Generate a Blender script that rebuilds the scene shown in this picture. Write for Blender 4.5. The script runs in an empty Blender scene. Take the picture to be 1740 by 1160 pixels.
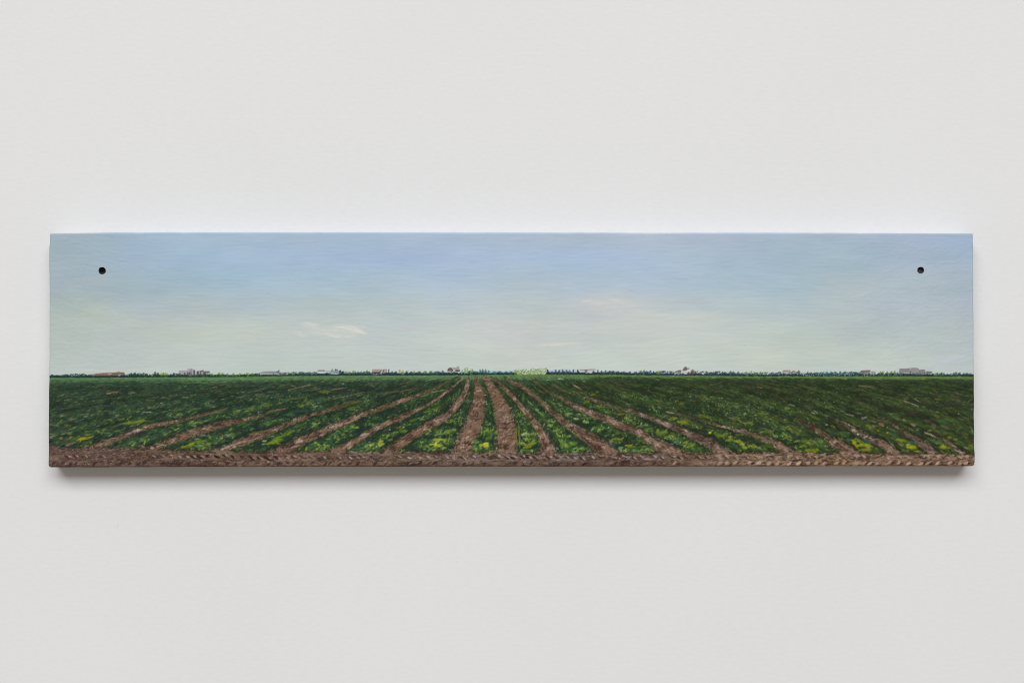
import bpy
import math
import numpy as np

# ================================================================ camera, light, exposure
U = 0.0005                     # metres per picture unit (the photograph is 1740 x 1160 units)
DEPTH = 0.0225                 # the board's front stands this far off the wall
CAM_D = 1.28                   # camera to wall
Z0 = 1.50                      # height of the picture's middle above the floor of the room


def P(px, py, y=-DEPTH):
    """a point of the board's front plane from picture units"""
    return ((px - 870.0) * U, y, Z0 + (580.0 - py) * U)


scene = bpy.context.scene
cam_data = bpy.data.cameras.new("camera")
cam = bpy.data.objects.new("camera", cam_data)
scene.collection.objects.link(cam)
scene.camera = cam
cam.location = (0.0, -CAM_D, Z0)
cam.rotation_euler = (math.radians(90), 0, 0)
cam_data.sensor_width = 36.0
cam_data.lens = 36.0 * (CAM_D - DEPTH) / (1740 * U)
cam_data.clip_start = 0.01
cam_data.clip_end = 60.0

world = bpy.data.worlds.new("World")
scene.world = world
world.use_nodes = True
wn = world.node_tree.nodes
wn["Background"].inputs["Color"].default_value = (1.0, 0.90, 0.81, 1)
wn["Background"].inputs["Strength"].default_value = 0.285


def area(name, loc, target, sx, sy, power, col):
    d = bpy.data.lights.new(name, 'AREA')
    d.shape = 'RECTANGLE'
    d.size, d.size_y = sx, sy
    d.energy = power
    d.color = col
    o = bpy.data.objects.new(name, d)
    scene.collection.objects.link(o)
    o.location = loc
    v = [target[i] - loc[i] for i in range(3)]
    from mathutils import Vector
    o.rotation_euler = Vector(v).to_track_quat('-Z', 'Y').to_euler()
    return o


# the gallery's broad soft light from above and in front
area("ceiling_light", (-0.10, -7.4, Z0 + 4.7), (0, -6.2, Z0), 9.0, 5.2, 958, (0.957, 0.986, 1.018))

vs = scene.view_settings
scene.display_settings.display_device = 'sRGB'
vs.view_transform = 'Standard'
vs.look = 'None'
vs.exposure = 0.0
vs.gamma = 1.0
vs.use_curve_mapping = False
scene.render.engine = 'CYCLES'
scene.cycles.max_bounces = 6
scene.cycles.filter_width = 0.9
scene.cycles.use_denoising = True


# ================================================================ helpers
def mat(name):
    m = bpy.data.materials.new(name)
    m.use_nodes = True
    nt = m.node_tree
    return m, nt, nt.nodes["Principled BSDF"]


def N(nt, t, **kw):
    n = nt.nodes.new(t)
    for k, v in kw.items():
        setattr(n, k, v)
    return n


def link_mesh(name, me, parent=None, material=None):
    o = bpy.data.objects.new(name, me)
    scene.collection.objects.link(o)
    if parent is not None:
        o.parent = parent
    if material is not None:
        me.materials.append(material)
    return o


def mesh_from(name, verts, faces):
    me = bpy.data.meshes.new(name)
    me.from_pydata([tuple(map(float, v)) for v in verts], [], faces)
    me.update()
    return me


# ================================================================ the wall
def build_wall():
    m, nt, bsdf = mat("white_wall_paint")
    tc = N(nt, 'ShaderNodeTexCoord')
    # roller stipple and slow waviness of the plaster
    n1 = N(nt, 'ShaderNodeTexNoise')
    n1.inputs['Scale'].default_value = 420
    n1.inputs['Detail'].default_value = 3
    n2 = N(nt, 'ShaderNodeTexNoise')
    n2.inputs['Scale'].default_value = 5.0
    n2.inputs['Detail'].default_value = 3
    mp = N(nt, 'ShaderNodeMapping')
    mp.inputs['Scale'].default_value = (0.35, 1, 1.0)
    nt.links.new(tc.outputs['Object'], mp.inputs['Vector'])
    nt.links.new(mp.outputs['Vector'], n1.inputs['Vector'])
    nt.links.new(tc.outputs['Object'], n2.inputs['Vector'])
    ramp = N(nt, 'ShaderNodeMixRGB')
    ramp.inputs['Color1'].default_value = (0.806, 0.806, 0.800, 1)
    ramp.inputs['Color2'].default_value = (0.846, 0.846, 0.846, 1)
    nt.links.new(n2.outputs['Fac'], ramp.inputs['Fac'])
    mix = N(nt, 'ShaderNodeMixRGB', blend_type='MULTIPLY')
    mix.inputs['Fac'].default_value = 0.07
    nt.links.new(ramp.outputs['Color'], mix.inputs['Color1'])
    nt.links.new(n1.outputs['Fac'], mix.inputs['Color2'])
    # two old scuffs on the wall under the board
    col = mix
    for (px, py, rx, rz, s, tint) in [(200, 893, 4.2, 7.5, .55, (0.62, 0.66, 0.60, 1)), (190, 868, 2.4, 8.0, .25, (0.68, 0.69, 0.66, 1)), (776.5, 953.5, 1.6, 1.4, .8, (0.45, 0.46, 0.47, 1)),
                                      (364, 216, 2.0, 5, .18, (0.66, 0.66, 0.66, 1)), (1006, 374, 3, 1.6, .3, (0.6, 0.6, 0.6, 1))]:
        k = CAM_D / (CAM_D - DEPTH)
        sub = N(nt, 'ShaderNodeVectorMath', operation='SUBTRACT')
        sub.inputs[1].default_value = ((px - 870) * U * k, 0, (580 - py) * U * k)
        nt.links.new(tc.outputs['Object'], sub.inputs[0])
        mul = N(nt, 'ShaderNodeVectorMath', operation='MULTIPLY')
        mul.inputs[1].default_value = (1 / (rx * U), 0, 1 / (rz * U))
        nt.links.new(sub.outputs[0], mul.inputs[0])
        ln = N(nt, 'ShaderNodeVectorMath', operation='LENGTH')
        nt.links.new(mul.outputs[0], ln.inputs[0])
        nz = N(nt, 'ShaderNodeTexNoise')
        nz.inputs['Scale'].default_value = 700
        nz.inputs['Detail'].default_value = 4
        nt.links.new(tc.outputs['Object'], nz.inputs['Vector'])
        ad = N(nt, 'ShaderNodeMath', operation='MULTIPLY_ADD')
        ad.inputs[1].default_value = 2.6
        nt.links.new(nz.outputs['Fac'], ad.inputs[0])
        nt.links.new(ln.outputs['Value'], ad.inputs[2])
        mr = N(nt, 'ShaderNodeMapRange')
        mr.inputs['From Min'].default_value = 1.15
        mr.inputs['From Max'].default_value = 1.95
        mr.inputs['To Min'].default_value = s
        mr.inputs['To Max'].default_value = 0
        nt.links.new(ad.outputs[0], mr.inputs['Value'])
        mx = N(nt, 'ShaderNodeMixRGB')
        nt.links.new(mr.outputs[0], mx.inputs['Fac'])
        nt.links.new(col.outputs['Color'], mx.inputs['Color1'])
        mx.inputs['Color2'].default_value = tint
        col = mx
    nt.links.new(col.outputs['Color'], bsdf.inputs['Base Color'])
    bsdf.inputs['Roughness'].default_value = 0.75
    bsdf.inputs['Specular IOR Level'].default_value = 0.18
    b = N(nt, 'ShaderNodeBump')
    b.inputs['Strength'].default_value = 0.10
    b.inputs['Distance'].default_value = 0.0006
    nt.links.new(n1.outputs['Fac'], b.inputs['Height'])
    b2 = N(nt, 'ShaderNodeBump')
    b2.inputs['Strength'].default_value = 0.25
    b2.inputs['Distance'].default_value = 0.004
    nt.links.new(n2.outputs['Fac'], b2.inputs['Height'])
    nt.links.new(b.outputs['Normal'], b2.inputs['Normal'])
    nt.links.new(b2.outputs['Normal'], bsdf.inputs['Normal'])
    w, h, d = 3.0, 1.5, 0.12
    v = [(-w, 0, -h), (w, 0, -h), (w, 0, h), (-w, 0, h), (-w, d, -h), (w, d, -h), (w, d, h), (-w, d, h)]
    f = [(0, 1, 2, 3), (5, 4, 7, 6), (4, 0, 3, 7), (1, 5, 6, 2), (3, 2, 6, 7), (4, 5, 1, 0)]
    o = link_mesh("wall", mesh_from("wall", v, f), None, m)
    o.location = (0, 0, Z0)
    o["kind"] = "structure"
    o["label"] = "plain off-white wall with faint scuffs behind the panel painting"
    return o


build_wall()

# ---------------------------------------------------------------- the oil paint, stroke by stroke
# The picture on the panel is painted here with a small brush engine: every call of dab() lays one stroke of
# coloured paint with its own bristle marks and its own thickness.  K (colour), T (thickness) and LAB (which
# painted thing the paint belongs to) become real vertices, relief and faces further down.
rng = np.random.default_rng(7)
S = 1.5                                     # canvas samples per unit
OX, OY, CW, CH = 78.0, 390.0, 1584, 408     # canvas rectangle in picture units (1 unit = 0.5 mm)
W, H = int(CW * S), int(CH * S)
K = np.zeros((H, W, 3), np.float32)
T = np.zeros((H, W), np.float32)
LAB = np.zeros((H, W), np.int16)
YY, XX = np.mgrid[0:H, 0:W].astype(np.float32)
XX = XX / S + OX
YY = YY / S + OY
BR = rng.random(4096).astype(np.float32)


def smooth(a, b, x):
    t = np.clip((x - a) / (b - a), 0, 1)
    return t * t * (3 - 2 * t)


def vnoise(sx, sy, seed, x=None, y=None):
    """value noise with cells of sx by sy units"""
    x = XX if x is None else x
    y = YY if y is None else y
    r = np.random.default_rng(seed)
    g = r.random((int(CH / sy) + 4, int(CW / sx) + 4)).astype(np.float32)
    u = np.clip((x - OX) / sx, 0, g.shape[1] - 2.01)
    v = np.clip((y - OY) / sy, 0, g.shape[0] - 2.01)
    iu, iv = u.astype(int), v.astype(int)
    fu, fv = u - iu, v - iv
    fu, fv = fu * fu * (3 - 2 * fu), fv * fv * (3 - 2 * fv)
    return ((g[iv, iu] * (1 - fu) + g[iv, iu + 1] * fu) * (1 - fv) + (g[iv + 1, iu] * (1 - fu) + g[iv + 1, iu + 1] * fu) * fv)


def dab(x, y, L, w, ang, col, a=0.9, h=0.5, bend=0.0, br=0.35, p=3.0, lab=None, jit=6.0, hard=2.2, dry=0.0):
    """one brush stroke: centre, length, width, direction (radians, y down), colour, opacity, thickness"""
    R = L * 0.5 + w + abs(bend) + 1
    x0, x1 = int((x - R - OX) * S), int((x + R - OX) * S) + 2
    y0, y1 = int((y - R - OY) * S), int((y + R - OY) * S) + 2
    c, s = math.cos(ang), math.sin(ang)
    ry = abs(s) * L * 0.5 + w + abs(bend) + 1
    rx = abs(c) * L * 0.5 + w + abs(bend) + 1
    y0, y1 = int((y - ry - OY) * S), int((y + ry - OY) * S) + 2
    x0, x1 = int((x - rx - OX) * S), int((x + rx - OX) * S) + 2
    x0, y0, x1, y1 = max(x0, 0), max(y0, 0), min(x1, W), min(y1, H)
    if x1 <= x0 or y1 <= y0:
        return
    dx = XX[y0:y1, x0:x1] - x
    dy = YY[y0:y1, x0:x1] - y
    u = (dx * c + dy * s) / (L * 0.5)
    v = (dy * c - dx * s)
    if bend:
        v = v - bend * (1 - u * u)
    v = v / (w * 0.5)
    e = np.abs(u) ** p + v * v
    cov = np.clip((1 - e) * hard, 0, 1)
    if br > 0:
        q = ((v + 2) * w * 1.1 + BR_i()).astype(np.int32) & 4095
        b = BR[q]
        cov = cov * (1 - br * b)
        if dry > 0:
            cov = cov * (np.clip(1.25 - dry * (u * 0.5 + 0.5) * b * 2.0, 0, 1))
    else:
        b = 0.5
    cov = cov * a
    col = np.asarray(col, np.float32)
    k = K[y0:y1, x0:x1]
    t = T[y0:y1, x0:x1]
    cc = cov[..., None]
    bb = (b - 0.5) * jit if br > 0 else 0
    k += cc * ((col + (bb[..., None] if br > 0 else 0)) - k)
    t += cov * (h * (1.0 - 0.45 * v * v) * (0.75 + 0.5 * (b if br > 0 else 0.5)) - t * 0.75)
    if lab is not None:
        LAB[y0:y1, x0:x1][cov > 0.45 * a] = lab


_bi = [0]


def BR_i():
    _bi[0] = (_bi[0] + 977) & 4095
    return _bi[0]


def rnd(a, b):
    return a + (b - a) * rng.random()


def pick(cols, j=5):
    c = cols[int(rng.random() * len(cols))]
    d = rng.normal(0, j * 0.6)
    return (c[0] + d + rng.normal(0, j * 0.4), c[1] + d + rng.normal(0, j * 0.4), c[2] + d + rng.normal(0, j * 0.4))


def poly(pts, col, lab=None, a=0.9, h=0.5):
    """a small patch of flat colour with a brushed edge: filled polygon"""
    g = sum(col) / 3.0
    col = tuple((v * .52 + g * .48) * .97 for v in col)
    pts = np.asarray(pts, np.float32)
    x0, x1 = int((pts[:, 0].min() - 2 - OX) * S), int((pts[:, 0].max() + 2 - OX) * S) + 1
    y0, y1 = int((pts[:, 1].min() - 2 - OY) * S), int((pts[:, 1].max() + 2 - OY) * S) + 1
    acc = 0
    for ox, oy in ((-.25, -.25), (.25, -.25), (-.25, .25), (.25, .25)):
        X = XX[y0:y1, x0:x1] + ox / S
        Y = YY[y0:y1, x0:x1] + oy / S
        ins = np.zeros(X.shape, bool)
        for i in range(len(pts)):
            (ax, ay), (bx, by) = pts[i - 1], pts[i]
            if ay == by:
                continue
            cr = ((ay > Y) != (by > Y)) & (X < (bx - ax) * (Y - ay) / (by - ay) + ax)
            ins ^= cr
        acc = acc + ins
    cov = acc / 4.0 * a
    nz = (rng.random(cov.shape) - 0.5) * 9
    K[y0:y1, x0:x1] += cov[..., None] * (np.asarray(col, np.float32) + nz[..., None] - K[y0:y1, x0:x1])
    T[y0:y1, x0:x1] += cov * (h - T[y0:y1, x0:x1])
    if lab is not None:
        LAB[y0:y1, x0:x1][cov > 0.45] = lab


# labels of the painted things
L_SKY, L_CLOUD, L_TREES, L_FIELD, L_TRACK, L_FURROW, L_HOUSE = 0, 1, 10, 20, 30, 40, 80

# ---- sky -------------------------------------------------------------------------------------
SKY = [
    (95, 400, 152, 168, 180), (170, 400, 152, 170, 184), (240, 402, 152, 172, 196), (330, 400, 158, 176, 200), (420, 402, 158, 176, 200),
    (520, 402, 160, 176, 196), (620, 402, 162, 178, 198), (740, 402, 162, 178, 198), (860, 402, 164, 178, 198), (960, 402, 166, 178, 194),
    (1080, 402, 168, 178, 196), (1180, 402, 166, 176, 198), (1280, 402, 162, 174, 198), (1380, 402, 158, 174, 192), (1480, 402, 158, 172, 196),
    (1560, 402, 156, 168, 200), (1640, 402, 150, 166, 200),
    (95, 440, 150, 168, 176), (170, 440, 154, 170, 186), (230, 430, 154, 172, 204), (320, 436, 156, 176, 204), (430, 430, 156, 174, 208),
    (560, 420, 154, 170, 208), (640, 425, 156, 170, 212), (760, 430, 158, 172, 212), (860, 430, 160, 176, 210), (960, 430, 160, 176, 212),
    (1060, 436, 160, 177, 210), (1160, 430, 160, 176, 200), (1260, 430, 158, 174, 196), (1340, 430, 152, 172, 192), (1440, 440, 154, 174, 190),
    (1560, 430, 156, 170, 190), (1640, 440, 156, 170, 192),
    (95, 478, 156, 168, 186), (120, 490, 150, 168, 170), (190, 478, 154, 172, 182), (290, 480, 150, 172, 188), (380, 470, 154, 176, 198),
    (500, 470, 158, 178, 202), (620, 480, 160, 180, 196), (760, 470, 164, 180, 204), (880, 470, 166, 182, 198), (1000, 478, 166, 182, 202),
    (1120, 470, 164, 180, 204), (1220, 470, 162, 180, 200), (1330, 480, 158, 178, 194), (1450, 480, 166, 180, 186), (1560, 480, 164, 178, 190),
    (1640, 480, 158, 172, 182),
    (95, 520, 156, 172, 166), (150, 530, 172, 182, 168), (240, 515, 164, 176, 188), (330, 520, 172, 182, 184), (430, 515, 166, 182, 192),
    (540, 520, 172, 186, 186), (660, 520, 174, 188, 190), (800, 515, 174, 186, 194), (900, 520, 176, 188, 186), (1030, 515, 186, 190, 190),
    (1140, 520, 176, 188, 192), (1250, 520, 170, 184, 192), (1350, 525, 166, 182, 188), (1450, 520, 172, 184, 188), (1560, 520, 168, 180, 190),
    (1640, 520, 166, 176, 190),
    (95, 560, 168, 178, 168), (180, 560, 170, 180, 174), (280, 560, 176, 184, 170), (400, 560, 182, 190, 176), (500, 560, 182, 190, 184),
    (620, 560, 180, 190, 188), (760, 560, 184, 192, 186), (860, 560, 188, 192, 188), (960, 560, 180, 188, 190), (1060, 560, 184, 192, 184),
    (1160, 550, 188, 194, 186), (1260, 560, 180, 190, 182), (1360, 560, 180, 190, 178), (1460, 560, 172, 182, 184), (1560, 555, 168, 182, 184),
    (1640, 560, 172, 182, 180),
    (95, 600, 172, 182, 176), (180, 600, 174, 184, 178), (280, 600, 180, 188, 180), (400, 600, 180, 190, 184), (520, 600, 180, 190, 182),
    (640, 600, 182, 190, 184), (780, 600, 184, 192, 182), (900, 595, 188, 194, 184), (1020, 600, 186, 194, 184), (1140, 600, 186, 194, 182),
    (1260, 600, 184, 192, 178), (1360, 600, 182, 190, 176), (1460, 600, 180, 190, 178), (1560, 600, 178, 188, 178), (1640, 600, 172, 184, 186),
    (95, 632, 178, 188, 176), (240, 632, 178, 188, 178), (420, 630, 176, 188, 178), (600, 628, 180, 190, 178), (800, 628, 184, 194, 182),
    (1000, 626, 184, 194, 184), (1200, 626, 184, 194, 184), (1400, 626, 180, 192, 180), (1640, 628, 178, 188, 180),
]


def sky_field():
    st = 4
    xs, ys = XX[::st * 2, ::st * 2], YY[::st * 2, ::st * 2]
    acc = np.zeros(xs.shape + (3,), np.float32)
    ws = np.zeros(xs.shape, np.float32)
    for (px, py, r, g, b) in SKY:
        d2 = ((xs - px) / 62) ** 2 + ((ys - py) / 26) ** 2
        w = np.exp(-d2) + 1e-4 / (1 + d2)
        acc += w[..., None] * np.array((r, g, b), np.float32)
        ws += w
    c = acc / ws[..., None]
    blue = np.clip((c[..., 2] - c[..., 1] - 4) / 40, 0, 1)
    c[..., 1] += 5 * blue
    c[..., 2] -= 7 * blue
    c[..., 0] -= 2.5 * blue
    low = np.clip((c[..., 1] - c[..., 2] + 2) / 10, 0, 1)
    c[..., 2] += 4 * low
    c[..., 0] += 2.5 * low
    c[..., 1] += 3 * low
    c[:] = c + 2 + .07 * (np.array((179, 187, 190), np.float32) - c)
    c[..., 2] += 2.5 * low
    # uneven mixing of the paint
    m1 = vnoise(46, 15, 41, xs, ys) - .5 + .6 * (vnoise(19, 9, 42, xs, ys) - .5)
    m2 = vnoise(60, 20, 43, xs, ys) - .5
    c += m1[..., None] * np.array((6, 5, 2.5), np.float32) + m2[..., None] * np.array((4, 3.5, 5), np.float32)
    return c, st * 2


skyc, sky_st = sky_field()


def sky_at(x, y):
    i = min(max(int((y - OY) * S / sky_st), 0), skyc.shape[0] - 1)
    j = min(max(int((x - OX) * S / sky_st), 0), skyc.shape[1] - 1)
    return skyc[i, j]


def paint_sky():
    yi = np.clip((YY - OY) * S / sky_st, 0, skyc.shape[0] - 1).astype(int)
    xi = np.clip((XX - OX) * S / sky_st, 0, skyc.shape[1] - 1).astype(int)
    K[:] = skyc[yi, xi]
    n = 14000
    for i in range(n):
        x, y = rnd(OX, OX + CW), rnd(OY, 644)
        c = sky_at(x + rng.normal(0, 14), y + rng.normal(0, 5)) + rng.normal(0, 1.9) + rng.normal(0, 1.2, 3)
        edge = smooth(1360, 1560, x) + smooth(330, 120, x)
        if rng.random() < 0.62 * min(edge, 1):
            ang = (rnd(-0.75, 0.25) if x > 800 else rnd(-0.35, 0.6)) * (.35 + .65 * min(edge, 1))
            dab(x, y, rnd(8, 30), rnd(2, 5.5), ang, c, rnd(.25, .7), rnd(.25, .65), bend=rng.normal(0, 2.4), br=.45, jit=5)
        else:
            ang = rng.normal(0.0, 0.045) - (0.05 if 900 < x < 1250 else 0.0)
            dab(x, y, rnd(14, 62), rnd(1.8, 6.5), ang + rng.normal(0, .05), c, rnd(.15, .5), rnd(.15, .5), bend=rng.normal(0, 1.0), br=.5, jit=3.5, p=2.5, hard=1.3)
    # soft scumbles that break the gradient
    for i in range(420):
        x, y = rnd(OX, OX + CW), rnd(OY + 70, 632)
        c = sky_at(x, y - rnd(0, 30)) * 0.6 + np.array((186, 190, 182)) * 0.4 + rng.normal(0, 2.5, 3)
        dab(x, y, rnd(18, 60), rnd(5, 11), rng.normal(0, .12), c, rnd(.12, .3), rnd(.2, .45), bend=rng.normal(0, 3), br=.6, jit=6)
    # small raised flecks and old drags of paint left in the dry sky
    for (x, y, L, w, an, be) in [(508, 463, 14, 1.6, -.35, 2.4), (497, 463, 9, 1.4, 0, 1.5), (614, 504, 30, 1.7, 0.02, 4.5), (652, 533, 6, 1.6, -.6, .5),
                                 (1206, 517, 44, 1.6, -.05, 9.0), (1270, 552, 56, 1.5, .06, 3), (696, 557, 14, 1.4, .3, 1.5), (1122, 404, 8, 1.2, 0, .3),
                                 (402, 597, 5, 1.6, 0, 0), (593, 617, 4, 1.4, .6, 0), (1187, 418, 4, 1.2, 1.5, 0), (246, 396.8, 9, 1.6, 0, 0),
                                 (118, 402, 4, 1.5, -.8, 0), (235, 401, 4, 2, .4, .5), (258, 411, 3, 1.6, 0, 0), (180, 400, 5, 1.4, -.2, 0),
                                 (620, 489, 10, 1.3, 0, 1), (1094, 440, 12, 1.4, -.1, 0), (1480, 545, 12, 1.4, -.3, 1), (1568, 545, 30, 1.5, -.2, 2), (570, 605, 34, 1.2, 0, .4),
                                 (1190, 567, 7, 1.4, 0, .6), (1075, 470, 8, 1.3, -.1, .3)]:
        c = sky_at(x, y)
        dab(x, y, L, w, an, c * .93, .55, .95, bend=be, br=.1)
        dab(x + .4, y + 1.3, L * .9, w * .8, an, c * 1.05, .5, .8, bend=be, br=.1)
    for i in range(260):
        x, y = rnd(OX, OX + CW), rnd(OY, 640)
        dab(x, y, rnd(1.5, 6), rnd(.9, 1.8), rng.normal(0, .4), sky_at(x, y) * rnd(.93, 1.05), .6, rnd(.7, 1.2), br=0)


def cloud(strokes, lab):
    for (x, y, L, w, an, col, a) in strokes:
        dab(x, y, L * 1.5, w * 2.0, an, np.array(col) - 6, a * .38, .35, br=.3, hard=.7, p=2)
        dab(x, y, L * 1.1, w * 1.2, an, col, a * .6, .4, br=.4, hard=.8, p=2, lab=lab if a > .4 else None)
        for k in range(14):
            dab(x + rng.normal(0, L * .22), y + rng.normal(0, w * .28), L * rnd(.15, .5), w * rnd(.25, .6), an + rng.normal(0, .18), np.array(col) + rng.normal(0, 3),
                a * rnd(.25, .7), rnd(.4, .8), bend=rng.normal(0, 1.2), br=.5, hard=.9, p=2, lab=lab if a > .5 else None, jit=6)


CREAM, PALE = (207, 207, 198), (198, 202, 202)


def paint_clouds():
    cloud([(524, 551, 30, 6, .12, CREAM, .6), (536, 552, 18, 4, -.1, CREAM, .5), (585, 557, 44, 8, .08, (206, 206, 196), .7), (604, 562, 34, 9, .25, (208, 208, 200), .75),
           (618, 566, 16, 5, .3, CREAM, .5), (575, 563, 30, 6, .1, PALE, .5), (548, 567, 46, 6, .05, (202, 204, 196), .62), (505, 566, 26, 6, .2, PALE, .42),
           (514, 571, 24, 5, .15, (204, 204, 196), .5), (585, 572, 46, 6, .05, (203, 204, 196), .6), (566, 571, 22, 4, 0, CREAM, .5), (660, 570, 36, 8, .05, (192, 196, 192), .3),
           (562, 540, 24, 12, -.5, (188, 194, 186), .28), (600, 548, 24, 6, -.2, (186, 192, 186), .3), (640, 566, 20, 5, 0, (190, 196, 190), .3),
           (570, 560, 110, 16, .08, (196, 200, 192), .4), (540, 560, 60, 10, .1, (202, 204, 196), .4)], L_CLOUD)
    cloud([(1005, 514, 44, 9, -.08, (194, 196, 190), .36), (1050, 512, 50, 9, .02, (190, 194, 192), .3), (1030, 522, 40, 8, 0, (188, 192, 196), .3),
           (1085, 518, 50, 8, 0, (188, 194, 194), .28), (1040, 515, 140, 22, 0, (196, 199, 196), .5), (1150, 545, 220, 30, 0, (195, 199, 194), .5), (1030, 560, 160, 26, 0, (193, 198, 192), .4), (930, 556, 110, 20, 0, (194, 198, 194), .38), (1010, 506, 24, 8, -.4, (188, 192, 190), .25)], None)
    cloud([(945, 585, 60, 6, -.04, (204, 206, 194), .55), (925, 586, 30, 5, -.1, (200, 202, 194), .45), (970, 584, 30, 4, 0, (206, 208, 196), .5),
           (905, 560, 40, 11, -.1, (196, 198, 190), .36), (915, 552, 26, 9, -.3, (194, 194, 190), .3)], L_CLOUD + 1)
    cloud([(1130, 536, 80, 8, -.05, (196, 198, 186), .36), (1190, 540, 70, 8, 0, (192, 196, 184), .32), (1100, 553, 60, 12, -.1, (190, 194, 196), .34),
           (1160, 557, 60, 9, 0, (190, 196, 188), .3), (1210, 536, 40, 7, -.1, (194, 200, 188), .34)], None)
    cloud([(1615, 609, 40, 9, -.1, (188, 194, 204), .55), (1622, 613, 40, 7, .05, (186, 192, 206), .5), (1604, 614, 18, 6, .2, (190, 196, 206), .5),
           (1630, 606, 22, 6, -.3, (186, 192, 204), .45)], L_CLOUD + 2)
    cloud([(1470, 611, 26, 6, .35, (192, 198, 198), .42), (1478, 614, 14, 4, .5, (198, 204, 202), .5), (1452, 611, 20, 5, 0, (186, 194, 192), .36)], L_CLOUD + 3)
    cloud([(97, 478, 22, 14, .3, (160, 170, 190), .35), (105, 486, 26, 12, .5, (162, 172, 188), .3), (1648, 505, 16, 14, -.3, (170, 176, 194), .35), (1640, 520, 20, 12, -.2, (172, 178, 194), .3),
           (1648, 580, 10, 60, 0, (170, 180, 202), .3), (1570, 462, 40, 12, .3, (172, 182, 196), .25), (1590, 472, 30, 12, .3, (176, 184, 196), .25),
           (700, 500, 60, 14, -.2, (176, 188, 192), .22), (150, 530, 26, 12, .4, (182, 188, 166), .32), (170, 540, 30, 10, .3, (180, 184, 166), .25)], None)


def paint_wisps():
    for (x, y, L, w, an, a) in [(522, 550, 20, 2.6, .12, .7), (532, 551, 16, 2.2, .0, .6), (582, 554, 24, 3, .05, .75), (596, 557, 30, 4, .18, .85), (606, 562, 26, 4.5, .3, .9), (615, 566, 16, 3, .25, .7),
                                (570, 561, 16, 3, -.2, .5), (508, 565, 12, 3, .5, .55), (514, 570, 16, 2.4, .1, .6), (552, 567, 30, 3, .06, .75), (540, 565, 18, 2.6, .2, .6), (572, 571, 22, 2.6, .15, .8), (592, 573, 26, 2.6, .02, .7),
                                (560, 570, 14, 2, .3, .6), (945, 585, 44, 2.6, -.03, .6), (972, 583, 22, 2, .02, .5), (925, 587, 20, 2, -.08, .5), (1000, 512, 30, 3, -.1, .4), (1045, 510, 34, 3, .03, .35), (1020, 516, 40, 3, 0, .35), (1130, 535, 44, 3, -.03, .35),
                                (1185, 539, 36, 3, 0, .3), (905, 556, 24, 3, -.15, .35)]:
        for k in range(3):
            dab(x + rng.normal(0, L * .12), y + rng.normal(0, .7), L * rnd(.5, .95), w * rnd(.6, 1.1), an + rng.normal(0, .07), np.array((213, 213, 204)) + rng.normal(0, 3), a * rnd(.3, .72), rnd(.6, 1), bend=rng.normal(0, .8), br=.6, dry=.6, p=2, hard=1.3)


# ---- furrows traced from the picture ------------------------------------------------------------
def Z(x0, pts):
    return [(x0 + p[0] / 6.825, 630 + p[1] / 6.825, p[2] / 6.825) for p in pts]


def edges(x0, le, ri):
    """furrow given by its left and right edge"""
    out = []
    for (a, b) in zip(le, ri):
        out.append((x0 + (a[0] + b[0]) / 2 / 6.825, 630 + (a[1] + b[1]) / 2 / 6.825, abs(b[0] - a[0]) / 2 / 6.825))
    return out


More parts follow.
